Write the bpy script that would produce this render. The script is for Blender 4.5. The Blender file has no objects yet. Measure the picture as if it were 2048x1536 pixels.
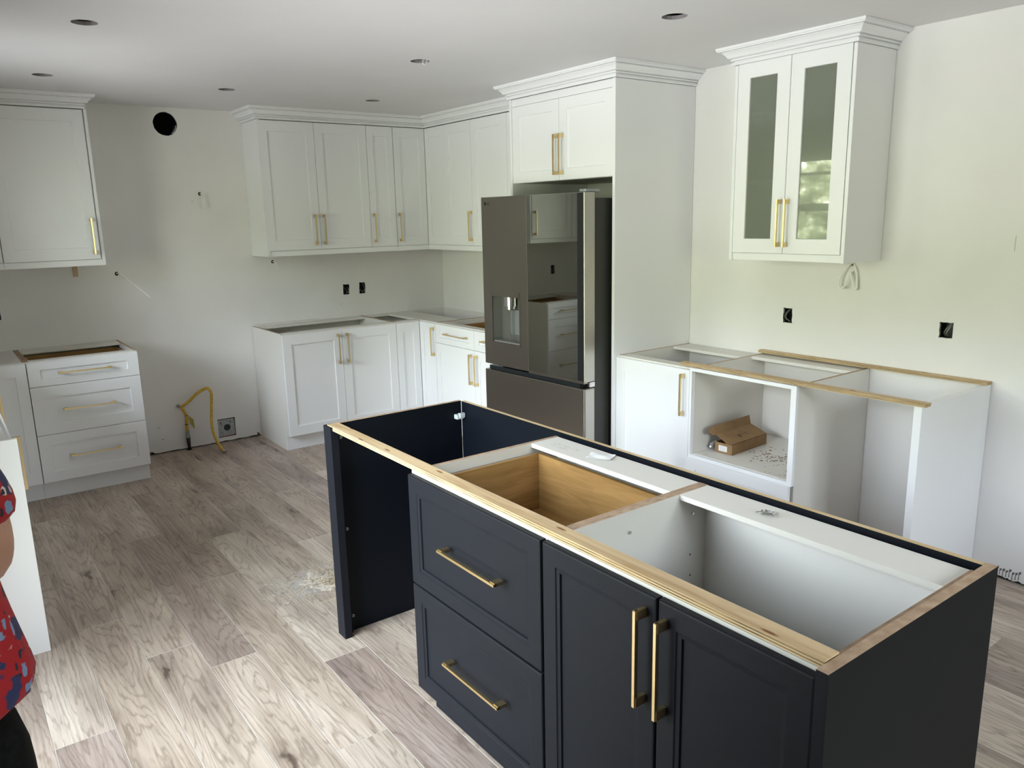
import bpy, bmesh, math, random
from mathutils import Vector, Matrix
from mathutils.geometry import delaunay_2d_cdt
random.seed(7)
sc = bpy.context.scene
COL = sc.collection
R = math.radians

# ---------------------------------------------------------------- camera
cam = bpy.data.cameras.new('camera'); camo = bpy.data.objects.new('camera', cam); COL.objects.link(camo)
yaw, pit, rol = R(-36.60064802), R(-12.13567594), R(-1.25767052)
fw = Vector((-math.sin(yaw)*math.cos(pit), math.cos(yaw)*math.cos(pit), math.sin(pit)))
rt = Vector((math.cos(yaw), math.sin(yaw), 0)); up = rt.cross(fw)
r2 = math.cos(rol)*rt+math.sin(rol)*up; u2 = -math.sin(rol)*rt+math.cos(rol)*up
M = Matrix((( r2.x, u2.x, -fw.x, -3.72519), (r2.y, u2.y, -fw.y, -6.01836), (r2.z, u2.z, -fw.z, 1.66431), (0,0,0,1)))
camo.matrix_world = M
cam.sensor_fit = 'HORIZONTAL'; cam.sensor_width = 36; cam.lens = 1556.03/2048*36
cam.clip_start = .05
sc.camera = camo

# ---------------------------------------------------------------- daylight outside the openings
HC = 2.462
XW = -4.17          # left wall
YF = -7.7           # wall behind the photographer
WIN = (-2.25, -1.10, 1.12, 2.19)      # kitchen window in the left wall: y0,y1,z0,z1
DOOR = (-4.75, -2.95, .04, 2.15)      # patio door
w = bpy.data.worlds.new('garden daylight'); sc.world = w; w.use_nodes = True
nt = w.node_tree; N = nt.nodes; L = nt.links
for n in list(N): N.remove(n)
def wn(t, **k):
    n = N.new(t)
    for a, b in k.items(): setattr(n, a, b)
    return n
tc = wn('ShaderNodeTexCoord'); sep = wn('ShaderNodeSeparateXYZ'); L.new(tc.outputs['Generated'], sep.inputs[0])
skyr = wn('ShaderNodeValToRGB'); L.new(sep.outputs['Z'], skyr.inputs[0])
skyr.color_ramp.elements[0].position = .0; skyr.color_ramp.elements[0].color = (1.78,1.83,1.98,1)
skyr.color_ramp.elements[1].position = .9; skyr.color_ramp.elements[1].color = (.68,.82,1.05,1)
# garden foliage up to about 25-40 degrees, lawn below the horizon
ns = wn('ShaderNodeTexNoise'); ns.inputs['Scale'].default_value = 34; ns.inputs['Detail'].default_value = 8; ns.inputs['Roughness'].default_value = .7
L.new(tc.outputs['Generated'], ns.inputs['Vector'])
fr = wn('ShaderNodeValToRGB'); L.new(ns.outputs['Fac'], fr.inputs[0])
e = fr.color_ramp.elements; e[0].position = .40; e[0].color = (.035,.045,.025,1); e[1].position = .58; e[1].color = (.84,.84,.58,1)
x = fr.color_ramp.elements.new(.50); x.color = (.25,.28,.16,1)
x = fr.color_ramp.elements.new(.63); x.color = (2.2,2.25,1.9,1)
nb = wn('ShaderNodeTexNoise'); nb.inputs['Scale'].default_value = 5; nb.inputs['Detail'].default_value = 4
L.new(tc.outputs['Generated'], nb.inputs['Vector'])
ad = wn('ShaderNodeMath', operation='MULTIPLY_ADD'); L.new(nb.outputs['Fac'], ad.inputs[0]); ad.inputs[1].default_value = -.45; L.new(sep.outputs['Z'], ad.inputs[2])
mr = wn('ShaderNodeMapRange'); L.new(ad.outputs[0], mr.inputs[0]); mr.inputs[1].default_value = -.05; mr.inputs[2].default_value = .01
mx = wn('ShaderNodeMix', data_type='RGBA'); L.new(mr.outputs[0], mx.inputs[0]); L.new(fr.outputs[0], mx.inputs[6]); L.new(skyr.outputs[0], mx.inputs[7])
lw = wn('ShaderNodeMapRange'); L.new(sep.outputs['Z'], lw.inputs[0]); lw.inputs[1].default_value = -.20; lw.inputs[2].default_value = -.16
mx2 = wn('ShaderNodeMix', data_type='RGBA'); L.new(lw.outputs[0], mx2.inputs[0]); mx2.inputs[6].default_value = (.62,.60,.62,1); L.new(mx.outputs[2], mx2.inputs[7])
bg = wn('ShaderNodeBackground'); L.new(mx2.outputs[2], bg.inputs[0]); bg.inputs[1].default_value = 9.0
out = wn('ShaderNodeOutputWorld'); L.new(bg.outputs[0], out.inputs[0])
def portal(name, x, y0, y1, z0, z1):
    l = bpy.data.lights.new(name, 'AREA'); l.shape = 'RECTANGLE'; l.size = z1-z0; l.size_y = y1-y0
    l.cycles.is_portal = True
    o = bpy.data.objects.new(name, l); COL.objects.link(o); o.location = (x, (y0+y1)/2, (z0+z1)/2)
    o.rotation_euler = (0, R(-90), 0)
REAR = (-2.7, -1.4, 1.1, 2.1)      # unseen window added behind the photographer for light from the rear: x0,x1,z0,z1
portal('window daylight portal', XW-.11, *WIN); portal('patio door daylight portal', XW-.11, *DOOR)
portal('added rear window portal', 0, *REAR); o = bpy.data.objects['added rear window portal']; o.location = ((REAR[0]+REAR[1])/2, YF-.11, (REAR[2]+REAR[3])/2); o.rotation_euler = (R(90), 0, 0)
o.data.size, o.data.size_y = REAR[1]-REAR[0], REAR[3]-REAR[2]

vs = sc.view_settings; vs.view_transform = 'Standard'; vs.look = 'None'; vs.gamma = 1; vs.exposure = 1.42; vs.use_curve_mapping = False
sc.cycles.use_denoising = True; sc.cycles.max_bounces = 10; sc.cycles.diffuse_bounces = 6; sc.cycles.glossy_bounces = 5
sc.cycles.transmission_bounces = 8; sc.cycles.transparent_max_bounces = 12; sc.cycles.sample_clamp_indirect = 6
sc.cycles.caustics_reflective = False; sc.cycles.caustics_refractive = False

# ---------------------------------------------------------------- materials
def S(r, g, b):
    f = lambda c: ((c/255+.055)/1.055)**2.4 if c > 10 else c/255/12.92
    return (f(r), f(g), f(b), 1)
def mat(name, col=(.8,.8,.8,1), rough=.5, metal=0, spec=.5, **k):
    m = bpy.data.materials.new(name); m.use_nodes = True; b = m.node_tree.nodes['Principled BSDF']
    b.inputs['Base Color'].default_value = col if len(col) == 4 else (*col, 1)
    b.inputs['Roughness'].default_value = rough; b.inputs['Metallic'].default_value = metal
    b.inputs['Specular IOR Level'].default_value = spec
    for a, v in k.items(): b.inputs[a.replace('_', ' ')].default_value = v
    return m
def nd(m, t, **k):
    n = m.node_tree.nodes.new(t)
    for a, b in k.items(): setattr(n, a, b)
    return n
def lk(m, a, b): m.node_tree.links.new(a, b)
def bump(m, src, strength=.2, dist=.002):
    b = nd(m, 'ShaderNodeBump'); b.inputs['Strength'].default_value = strength; b.inputs['Distance'].default_value = dist
    lk(m, src, b.inputs['Height']); lk(m, b.outputs[0], m.node_tree.nodes['Principled BSDF'].inputs['Normal'])
def noisy(m, c1, c2, scale=20, detail=3, lo=.35, hi=.65, stretch=None, bumpk=0):
    t = nd(m, 'ShaderNodeTexCoord'); src = t.outputs['Object']
    if stretch:
        mp = nd(m, 'ShaderNodeMapping'); mp.inputs['Scale'].default_value = stretch; lk(m, src, mp.inputs[0]); src = mp.outputs[0]
    n = nd(m, 'ShaderNodeTexNoise'); n.inputs['Scale'].default_value = scale; n.inputs['Detail'].default_value = detail
    lk(m, src, n.inputs['Vector'])
    r = nd(m, 'ShaderNodeValToRGB'); r.color_ramp.elements[0].position = lo; r.color_ramp.elements[1].position = hi
    r.color_ramp.elements[0].color = c1; r.color_ramp.elements[1].color = c2
    lk(m, n.outputs['Fac'], r.inputs[0]); lk(m, r.outputs[0], m.node_tree.nodes['Principled BSDF'].inputs['Base Color'])
    if bumpk: bump(m, n.outputs['Fac'], bumpk)
    return m
white = mat('white cabinet paint', (.80,.80,.825), .38)
whitein = mat('white melamine', (.68,.655,.62), .45)
crownm = mat('white crown paint', (.79,.79,.81), .45)
wallm = noisy(mat('drywall paint', rough=.8), (.735,.72,.715,1), (.765,.75,.745,1), 3, 4)
ceilm = noisy(mat('ceiling paint', rough=.9), (.70,.69,.70,1), (.72,.71,.72,1), 2, 2)
navy = mat('dark navy paint', (.0085,.0095,.0140), .5, spec=.12)
navyin = mat('navy veneer', (.002,.0035,.0075), .5, spec=.15)
charc = mat('charcoal end panel', (.008,.0080,.0083), .55, spec=.15)
brass = mat('brushed brass', (.78,.60,.32), .30, 1)
steel = mat('black stainless steel', (.30,.272,.245), .30, 1)
steelb = mat('bright steel edge', (.50,.475,.43), .32, 1)
fridgegrey = mat('dark grey fridge side', (.05,.05,.045), .5, .3)
black = mat('black plastic', (.008,.010,.012), .3)
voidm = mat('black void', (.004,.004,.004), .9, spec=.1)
mirror = mat('dark mirror glass', (.36,.365,.32), .02, 1)
chrome = mat('chrome', (.7,.7,.7), .12, 1)
yellow = noisy(mat('yellow gas hose', rough=.45), (.50,.30,.02,1), (.68,.45,.05,1), 60, 2)
tagm = mat('yellow tag', (.34,.30,.05), .6)
darkpipe = mat('dark iron pipe', (.035,.03,.026), .5, .6)
galv = noisy(mat('galvanised plate', rough=.45, metal=.7), (.28,.30,.31,1), (.40,.42,.43,1), 90, 3)
redm = mat('red plastic', (.25,.01,.01), .5)
wirem = mat('white cable jacket', (.80,.80,.76), .5)
wiredk = mat('grey wire', (.30,.30,.28), .4)
copper = mat('copper wire', (.45,.35,.26), .4, .6)
paper = mat('paper', (.78,.78,.80), .7)
graph = mat('pencil', (.36,.36,.34), .7)
tape = mat('bare wood shim', (.55,.38,.24), .7)
brownd = noisy(mat('torn drywall paper', rough=.9), (.10,.07,.05,1), (.22,.16,.12,1), 40, 3)
mud = noisy(mat('sill wood', rough=.9), (.012,.010,.009,1), (.05,.04,.03,1), 20, 3)
insul = noisy(mat('joist wood', rough=.9), (.14,.08,.05,1), (.30,.17,.10,1), 8, 3, stretch=(1,12,1))
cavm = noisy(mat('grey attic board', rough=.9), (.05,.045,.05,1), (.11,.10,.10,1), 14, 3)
silver = mat('clear plastic bag', (.6,.62,.64), .15, .6)
bracket = mat('clear plastic bracket', (.45,.5,.55), .2)
skin = noisy(mat('skin', rough=.55, Subsurface_Weight=.1), (.42,.22,.16,1), (.50,.28,.20,1), 12, 3)
pants = noisy(mat('black trousers', rough=.9, spec=.1), (.004,.004,.004,1), (.008,.008,.008,1), 60, 2)
hairm = noisy(mat('dark hair', rough=.5), (.02,.012,.008,1), (.06,.035,.02,1), 60, 3, stretch=(1,1,.1))
shoem = mat('shoe', (.02,.02,.02), .6)
ink = mat('black ink', (.012,.010,.008), .6)
inkb = mat('faded ink', (.10,.065,.04), .7)
framem = mat('window vinyl', (.75,.76,.75), .4)

def raw_edge():
    m = mat('raw board edge', rough=.7)
    return noisy(m, (.31,.20,.13,1), (.44,.31,.21,1), 30, 4, stretch=(1,1,6))
raw = raw_edge()
def ply_mat():
    m = mat('plywood', rough=.65); b = m.node_tree.nodes['Principled BSDF']
    t = nd(m, 'ShaderNodeTexCoord'); mp = nd(m, 'ShaderNodeMapping'); mp.inputs['Scale'].default_value = (18, 1.3, 18); lk(m, t.outputs['Object'], mp.inputs[0])
    n = nd(m, 'ShaderNodeTexNoise'); n.inputs['Scale'].default_value = 2.2; n.inputs['Detail'].default_value = 5; n.inputs['Distortion'].default_value = .8; lk(m, mp.outputs[0], n.inputs['Vector'])
    r = nd(m, 'ShaderNodeValToRGB'); lk(m, n.outputs['Fac'], r.inputs[0]); e = r.color_ramp.elements
    e[0].position = .3; e[0].color = (.40,.26,.13,1); e[1].position = .62; e[1].color = (.60,.44,.26,1)
    # knots
    mk = nd(m, 'ShaderNodeMapping'); mk.inputs['Scale'].default_value = (14, 3.2, 1); lk(m, t.outputs['Object'], mk.inputs[0])
    v = nd(m, 'ShaderNodeTexVoronoi', voronoi_dimensions='2D'); v.inputs['Scale'].default_value = 1.3; lk(m, mk.outputs[0], v.inputs['Vector'])
    r2 = nd(m, 'ShaderNodeValToRGB'); lk(m, v.outputs['Distance'], r2.inputs[0]); e = r2.color_ramp.elements
    e[0].position = .05; e[0].color = (.34,.20,.10,1); e[1].position = .10; e[1].color = (1,1,1,1)
    mu = nd(m, 'ShaderNodeMix', data_type='RGBA', blend_type='MULTIPLY'); mu.inputs[0].default_value = 1
    lk(m, r.outputs[0], mu.inputs[6]); lk(m, r2.outputs[0], mu.inputs[7]); lk(m, mu.outputs[2], b.inputs['Base Color'])
    return m
ply = ply_mat()
plydark = noisy(mat('plywood glue layer', rough=.8), (.12,.07,.035,1), (.34,.23,.12,1), 50, 5, stretch=(1,.35,1))
plylt = noisy(mat('plywood light layer', rough=.65), (.52,.38,.20,1), (.64,.50,.30,1), 30, 3, stretch=(1,.2,1))
def maple():
    m = mat('maple drawer wood', rough=.4); b = m.node_tree.nodes['Principled BSDF']
    t = nd(m, 'ShaderNodeTexCoord'); mp = nd(m, 'ShaderNodeMapping'); mp.inputs['Scale'].default_value = (1.5, 1.5, 16); lk(m, t.outputs['Object'], mp.inputs[0])
    n = nd(m, 'ShaderNodeTexNoise'); n.inputs['Scale'].default_value = 3; n.inputs['Detail'].default_value = 5; n.inputs['Distortion'].default_value = 1.2; lk(m, mp.outputs[0], n.inputs['Vector'])
    bk = nd(m, 'ShaderNodeTexBrick'); mb = nd(m, 'ShaderNodeMapping'); mb.inputs['Rotation'].default_value = (R(90), 0, 0); lk(m, t.outputs['Object'], mb.inputs[0])
    lk(m, mb.outputs[0], bk.inputs['Vector'])
    bk.inputs['Scale'].default_value = 1; bk.inputs['Brick Width'].default_value = .33; bk.inputs['Row Height'].default_value = .075; bk.inputs['Mortar Size'].default_value = 0
    bk.inputs['Color1'].default_value = (.27,.145,.05,1); bk.inputs['Color2'].default_value = (.38,.22,.08,1)
    r = nd(m, 'ShaderNodeValToRGB'); lk(m, n.outputs['Fac'], r.inputs[0]); e = r.color_ramp.elements
    e[0].position = .3; e[0].color = (.72,.70,.62,1); e[1].position = .65; e[1].color = (1,1,1,1)
    mu = nd(m, 'ShaderNodeMix', data_type='RGBA', blend_type='MULTIPLY'); mu.inputs[0].default_value = 1
    lk(m, bk.outputs['Color'], mu.inputs[6]); lk(m, r.outputs[0], mu.inputs[7]); lk(m, mu.outputs[2], b.inputs['Base Color'])
    return m
maplem = maple()
cardm = noisy(mat('brown cardboard', rough=.85), (.25,.145,.065,1), (.29,.175,.085,1), 25, 3)
cardin = mat('cardboard cut edge', (.20,.11,.05), .9)

def oak():
    m = mat('greyed oak plank', rough=.38, spec=.45); b = m.node_tree.nodes['Principled BSDF']
    t = nd(m, 'ShaderNodeTexCoord'); oi = nd(m, 'ShaderNodeObjectInfo')
    off = nd(m, 'ShaderNodeVectorMath', operation='SCALE'); off.inputs[0].default_value = (17, 31, 7); lk(m, oi.outputs['Random'], off.inputs['Scale'])
    ad = nd(m, 'ShaderNodeVectorMath', operation='ADD'); lk(m, t.outputs['Object'], ad.inputs[0]); lk(m, off.outputs[0], ad.inputs[1])
    def sm(v, s):
        mp = nd(m, 'ShaderNodeMapping'); mp.inputs['Scale'].default_value = s; lk(m, v, mp.inputs[0]); return mp.outputs[0]
    # cathedral grain: contour lines of a stretched height field
    n1 = nd(m, 'ShaderNodeTexNoise'); n1.inputs['Scale'].default_value = 1.0; n1.inputs['Detail'].default_value = 1.2; n1.inputs['Roughness'].default_value = .45; n1.inputs['Distortion'].default_value = .35
    lk(m, sm(ad.outputs[0], (6.5, .75, 1)), n1.inputs['Vector'])
    ml = nd(m, 'ShaderNodeMath', operation='MULTIPLY'); lk(m, n1.outputs['Fac'], ml.inputs[0]); ml.inputs[1].default_value = 20
    nj = nd(m, 'ShaderNodeTexNoise'); nj.inputs['Scale'].default_value = 1; nj.inputs['Detail'].default_value = 3; lk(m, sm(ad.outputs[0], (60, 9, 1)), nj.inputs['Vector'])
    ma = nd(m, 'ShaderNodeMath', operation='MULTIPLY_ADD'); lk(m, nj.outputs['Fac'], ma.inputs[0]); ma.inputs[1].default_value = 1.5; lk(m, ml.outputs[0], ma.inputs[2])
    fcm = nd(m, 'ShaderNodeMath', operation='PINGPONG'); lk(m, ma.outputs[0], fcm.inputs[0]); fcm.inputs[1].default_value = .5
    g1 = nd(m, 'ShaderNodeValToRGB'); lk(m, fcm.outputs[0], g1.inputs[0]); e = g1.color_ramp.elements
    e[0].position = .02; e[0].color = (.70,.68,.66,1); e[1].position = .20; e[1].color = (1,1,1,1)
    # fine fibres
    n2 = nd(m, 'ShaderNodeTexNoise'); n2.inputs['Scale'].default_value = 1; n2.inputs['Detail'].default_value = 6; n2.inputs['Roughness'].default_value = .6
    lk(m, sm(ad.outputs[0], (110, 3.2, 1)), n2.inputs['Vector'])
    g2 = nd(m, 'ShaderNodeValToRGB'); lk(m, n2.outputs['Fac'], g2.inputs[0]); e = g2.color_ramp.elements
    e[0].position = .34; e[0].color = (.74,.72,.70,1); e[1].position = .60; e[1].color = (1.04,1.04,1.04,1)
    # blotches, tan / mauve
    n3 = nd(m, 'ShaderNodeTexNoise'); n3.inputs['Scale'].default_value = 1; n3.inputs['Detail'].default_value = 3
    lk(m, sm(ad.outputs[0], (6, 1.6, 1)), n3.inputs['Vector'])
    g3 = nd(m, 'ShaderNodeValToRGB'); lk(m, n3.outputs['Fac'], g3.inputs[0]); e = g3.color_ramp.elements
    e[0].position = .3; e[0].color = (.35,.285,.25,1); e[1].position = .68; e[1].color = (.62,.535,.475,1)
    x = g3.color_ramp.elements.new(.5); x.color = (.515,.43,.37,1)
    # plank tone
    wn_ = nd(m, 'ShaderNodeTexWhiteNoise'); wn_.noise_dimensions = '1D'; lk(m, oi.outputs['Random'], wn_.inputs['W'])
    g4 = nd(m, 'ShaderNodeValToRGB'); lk(m, wn_.outputs['Value'], g4.inputs[0]); e = g4.color_ramp.elements
    e[0].position = 0; e[0].color = (.70,.645,.66,1); e[1].position = 1; e[1].color = (1.12,1.12,1.10,1)
    x = g4.color_ramp.elements.new(.35); x.color = (.92,.88,.82,1)
    x = g4.color_ramp.elements.new(.65); x.color = (1.0,.98,.94,1)
    # knots
    v = nd(m, 'ShaderNodeTexVoronoi', voronoi_dimensions='2D'); v.inputs['Scale'].default_value = 1
    nk = nd(m, 'ShaderNodeTexNoise'); nk.inputs['Scale'].default_value = 14; lk(m, ad.outputs[0], nk.inputs['Vector'])
    vm = nd(m, 'ShaderNodeVectorMath', operation='MULTIPLY_ADD'); lk(m, nk.outputs['Color'], vm.inputs[0]); vm.inputs[1].default_value = (.16,.06,0); lk(m, sm(ad.outputs[0], (2.3, .62, 1)), vm.inputs[2])
    lk(m, vm.outputs[0], v.inputs['Vector'])
    g5 = nd(m, 'ShaderNodeValToRGB'); lk(m, v.outputs['Distance'], g5.inputs[0]); e = g5.color_ramp.elements
    e[0].position = .018; e[0].color = (.30,.27,.26,1); e[1].position = .11; e[1].color = (1,1,1,1)
    x = g5.color_ramp.elements.new(.04); x.color = (.76,.73,.71,1)
    cur = g3.outputs[0]
    for g in (g1, g2, g4, g5):
        mu = nd(m, 'ShaderNodeMix', data_type='RGBA', blend_type='MULTIPLY'); mu.inputs[0].default_value = 1
        lk(m, cur, mu.inputs[6]); lk(m, g.outputs[0], mu.inputs[7]); cur = mu.outputs[2]
    lk(m, cur, b.inputs['Base Color'])
    bump(m, n2.outputs['Fac'], .12, .001)
    return m
oakm = oak()
seam = mat('plank seam', (.60,.55,.50), .5)  # pale core tone; also paints the light that plank bevels catch
dustm = noisy(mat('fine sawdust', rough=.95), (.42,.36,.30,1), (.66,.60,.53,1), 60, 3)
chipm = noisy(mat('wood chips', rough=.9), (.22,.15,.09,1), (.70,.58,.42,1), 160, 2)
chipd = noisy(mat('brown chips', rough=.9), (.10,.055,.025,1), (.30,.18,.09,1), 80, 2)

def floral():
    m = mat('red floral blouse', rough=.75); b = m.node_tree.nodes['Principled BSDF']
    t = nd(m, 'ShaderNodeTexCoord')
    n = nd(m, 'ShaderNodeTexNoise'); n.inputs['Scale'].default_value = 16; n.inputs['Detail'].default_value = 3; lk(m, t.outputs['Object'], n.inputs['Vector'])
    vm = nd(m, 'ShaderNodeVectorMath', operation='MULTIPLY_ADD'); lk(m, n.outputs['Color'], vm.inputs[0]); vm.inputs[1].default_value = (.11,.11,.11); lk(m, t.outputs['Object'], vm.inputs[2])
    def vor(sc_, lo, hi, c, prev, seedoff):
        ao = nd(m, 'ShaderNodeVectorMath', operation='ADD'); lk(m, vm.outputs[0], ao.inputs[0]); ao.inputs[1].default_value = (seedoff, 0, seedoff)
        v = nd(m, 'ShaderNodeTexVoronoi'); v.inputs['Scale'].default_value = sc_; lk(m, ao.outputs[0], v.inputs['Vector'])
        r = nd(m, 'ShaderNodeValToRGB'); lk(m, v.outputs['Distance'], r.inputs[0]); r.color_ramp.elements[0].position = lo; r.color_ramp.elements[1].position = hi
        r.color_ramp.elements[0].color = (1,1,1,1); r.color_ramp.elements[1].color = (0,0,0,1)
        x = nd(m, 'ShaderNodeMix', data_type='RGBA'); lk(m, r.outputs[0], x.inputs[0])
        if isinstance(prev, tuple): x.inputs[6].default_value = prev
        else: lk(m, prev, x.inputs[6])
        x.inputs[7].default_value = c; return x.outputs[2]
    c = vor(14, .30, .33, (.02,.025,.09,1), (.34,.004,.010,1), 3)
    c = vor(17, .22, .25, (.17,.25,.42,1), c, 7)
    c = vor(19, .25, .28, (.62,.52,.50,1), c, 13)
    c = vor(24, .17, .20, (.60,.45,.46,1), c, 41)
    c = vor(30, .20, .24, (.015,.01,.03,1), c, 23)
    lk(m, c, b.inputs['Base Color'])
    return m
floralm = floral()
def frost():
    m = bpy.data.materials.new('grey green cabinet glass'); m.use_nodes = True; n = m.node_tree.nodes; b = n['Principled BSDF']
    b.inputs['Base Color'].default_value = (.60,.66,.53,1); b.inputs['Roughness'].default_value = .16; b.inputs['Transmission Weight'].default_value = .75
    b.inputs['IOR'].default_value = 1.3; b.inputs['Coat Weight'].default_value = 1; b.inputs['Coat Roughness'].default_value = .01; b.inputs['Coat IOR'].default_value = 1.42
    return m
frostm = frost()
def pane_mat():
    m = bpy.data.materials.new('clear window glass'); m.use_nodes = True; n = m.node_tree.nodes
    n.remove(n['Principled BSDF']); o = n['Material Output']
    t = nd(m, 'ShaderNodeBsdfTransparent'); t.inputs[0].default_value = (.93,.96,.94,1); g = nd(m, 'ShaderNodeBsdfGlossy'); g.inputs['Roughness'].default_value = .01
    f = nd(m, 'ShaderNodeFresnel'); f.inputs[0].default_value = 1.45; s = nd(m, 'ShaderNodeMixShader')
    lk(m, f.outputs[0], s.inputs[0]); lk(m, t.outputs[0], s.inputs[1]); lk(m, g.outputs[0], s.inputs[2]); lk(m, s.outputs[0], o.inputs[0])
    return m
panem = pane_mat()

# ---------------------------------------------------------------- mesh helpers
class MB:
    def __init__(s): s.v = []; s.f = []; s.m = []
    def face(s, pts, mi=0):
        b = len(s.v); s.v += [tuple(p) for p in pts]; s.f.append(tuple(range(b, b+len(pts)))); s.m.append(mi)
    def box(s, x0, x1, y0, y1, z0, z1, mi=0, top=None, M=None, faces=None):
        if x0 > x1: x0, x1 = x1, x0
        if y0 > y1: y0, y1 = y1, y0
        if z0 > z1: z0, z1 = z1, z0
        c = [(x0,y0,z0),(x1,y0,z0),(x1,y1,z0),(x0,y1,z0),(x0,y0,z1),(x1,y0,z1),(x1,y1,z1),(x0,y1,z1)]
        if M: c = [tuple(M @ Vector(p)) for p in c]
        b = len(s.v); s.v += c
        q = [((0,3,2,1),'b'),((4,5,6,7),'t'),((0,1,5,4),'f'),((1,2,6,5),'r'),((2,3,7,6),'k'),((3,0,4,7),'l')]
        for idx, nme in q:
            s.f.append(tuple(b+i for i in idx))
            s.m.append((faces or {}).get(nme, top if (nme == 't' and top is not None) else mi))
        return s
    def tube(s, pts, r, n=8, mi=0, caps=True):
        pts = [Vector(p) for p in pts]; rs = r if isinstance(r, (list, tuple)) else [r]*len(pts)
        b = len(s.v); u = None
        for i, p in enumerate(pts):
            d = (pts[min(i+1, len(pts)-1)]-pts[max(i-1, 0)]).normalized()
            if u is None:
                u = d.orthogonal().normalized()
            else:
                u = (u-d*u.dot(d)).normalized()
            w_ = d.cross(u)
            for k in range(n):
                a = 2*math.pi*k/n; s.v.append(tuple(p+(u*math.cos(a)+w_*math.sin(a))*rs[i]))
        for i in range(len(pts)-1):
            for k in range(n):
                k2 = (k+1) % n
                s.f.append((b+i*n+k, b+i*n+k2, b+(i+1)*n+k2, b+(i+1)*n+k)); s.m.append(mi)
        if caps:
            s.f.append(tuple(b+k for k in range(n))[::-1]); s.m.append(mi)
            e = b+(len(pts)-1)*n; s.f.append(tuple(e+k for k in range(n))); s.m.append(mi)
        return s
    def build(s, name, mats, parent=None, loc=None, rot=None, smooth=False, bevel=0, seg=2):
        me = bpy.data.meshes.new(name); me.from_pydata(s.v, [], s.f)
        if not isinstance(mats, (list, tuple)): mats = [mats]
        for m in mats: me.materials.append(m)
        for p, mi in zip(me.polygons, s.m): p.material_index = mi; p.use_smooth = smooth
        bm = bmesh.new(); bm.from_mesh(me)
        bmesh.ops.remove_doubles(bm, verts=bm.verts, dist=1e-5)
        bmesh.ops.recalc_face_normals(bm, faces=bm.faces); bm.to_mesh(me); bm.free()
        o = bpy.data.objects.new(name, me); COL.objects.link(o)
        if parent: o.parent = parent
        if loc: o.location = loc
        if rot: o.rotation_euler = rot
        if bevel:
            b = o.modifiers.new('bevel', 'BEVEL'); b.width = bevel; b.segments = seg; b.limit_method = 'ANGLE'; b.angle_limit = R(40); b.harden_normals = False
        return o
def bx(name, m, x0, x1, y0, y1, z0, z1, parent=None, top=None, bevel=0, faces=None):
    b = MB()
    if top is not None: b.box(x0, x1, y0, y1, z0, z1, 0, top=1); mm = [m, top]
    elif faces: b.box(x0, x1, y0, y1, z0, z1, 0, faces={k: 1 for k in faces[0]}); mm = [m, faces[1]]
    else: b.box(x0, x1, y0, y1, z0, z1); mm = m
    return b.build(name, mm, parent, bevel=bevel)
def tag(o, label=None, cat=None, group=None, kind=None):
    if label: o['label'] = label
    if cat: o['category'] = cat
    if group: o['group'] = group
    if kind: o['kind'] = kind
    return o
def empty(name, loc, rz=0, label=None, cat=None, group=None):
    o = bpy.data.objects.new(name, None); COL.objects.link(o); o.location = loc; o.rotation_euler = (0, 0, rz); o.empty_display_size = .05
    return tag(o, label, cat, group)
def smooth_path(pts, n=6):
    P = [Vector(p) for p in pts]; out = []
    for i in range(len(P)-1):
        p0 = P[max(i-1, 0)]; p1 = P[i]; p2 = P[i+1]; p3 = P[min(i+2, len(P)-1)]
        for k in range(n):
            t = k/n
            out.append(.5*((2*p1)+(-p0+p2)*t+(2*p0-5*p1+4*p2-p3)*t*t+(-p0+3*p1-3*p2+p3)*t**3))
    out.append(P[-1]); return out

# slab with holes: outline polygon and holes in 2-D (u,v); mapping to 3-D by function; thickness along n
def slab(name, outer, holes, f3, thick, m, mside=None):
    verts = []; edges = []
    def add(poly):
        b = len(verts); verts.extend(Vector(p) for p in poly); k = len(poly)
        edges.extend((b+i, b+(i+1) % k) for i in range(k))
    add(outer)
    for h in holes: add(h)
    vo, eo, fo, *_ = delaunay_2d_cdt(verts, edges, [], 1, 1e-6)
    def inside(p, poly):
        c = False; n = len(poly)
        for i in range(n):
            a = poly[i]; b = poly[(i+1) % n]
            if (a[1] > p[1]) != (b[1] > p[1]) and p[0] < (b[0]-a[0])*(p[1]-a[1])/(b[1]-a[1])+a[0]: c = not c
        return c
    faces = []
    for f in fo:
        c = sum((vo[i] for i in f), Vector((0, 0)))/len(f)
        if inside(c, outer) and not any(inside(c, h) for h in holes): faces.append(tuple(f))
    mb = MB(); n = len(vo)
    mb.v = [f3(p[0], p[1], 0) for p in vo]+[f3(p[0], p[1], thick) for p in vo]
    cnt = {}
    for f in faces:
        mb.f.append(f); mb.m.append(0); mb.f.append(tuple(i+n for i in f[::-1])); mb.m.append(0)
        for i in range(len(f)):
            a, b = f[i], f[(i+1) % len(f)]; cnt[(a, b)] = 1
    for (a, b) in cnt:
        if (b, a) not in cnt: mb.f.append((a, b, b+n, a+n)); mb.m.append(1)
    return mb.build(name, [m, mside or m])
def circ(x, y, r, n=28, jit=0): return [(x+(r+random.uniform(-jit, jit))*math.cos(2*math.pi*i/n), y+(r+random.uniform(-jit, jit))*math.sin(2*math.pi*i/n)) for i in range(n)]
def rect(x0, x1, y0, y1): return [(x0, y0), (x1, y0), (x1, y1), (x0, y1)]
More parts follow.
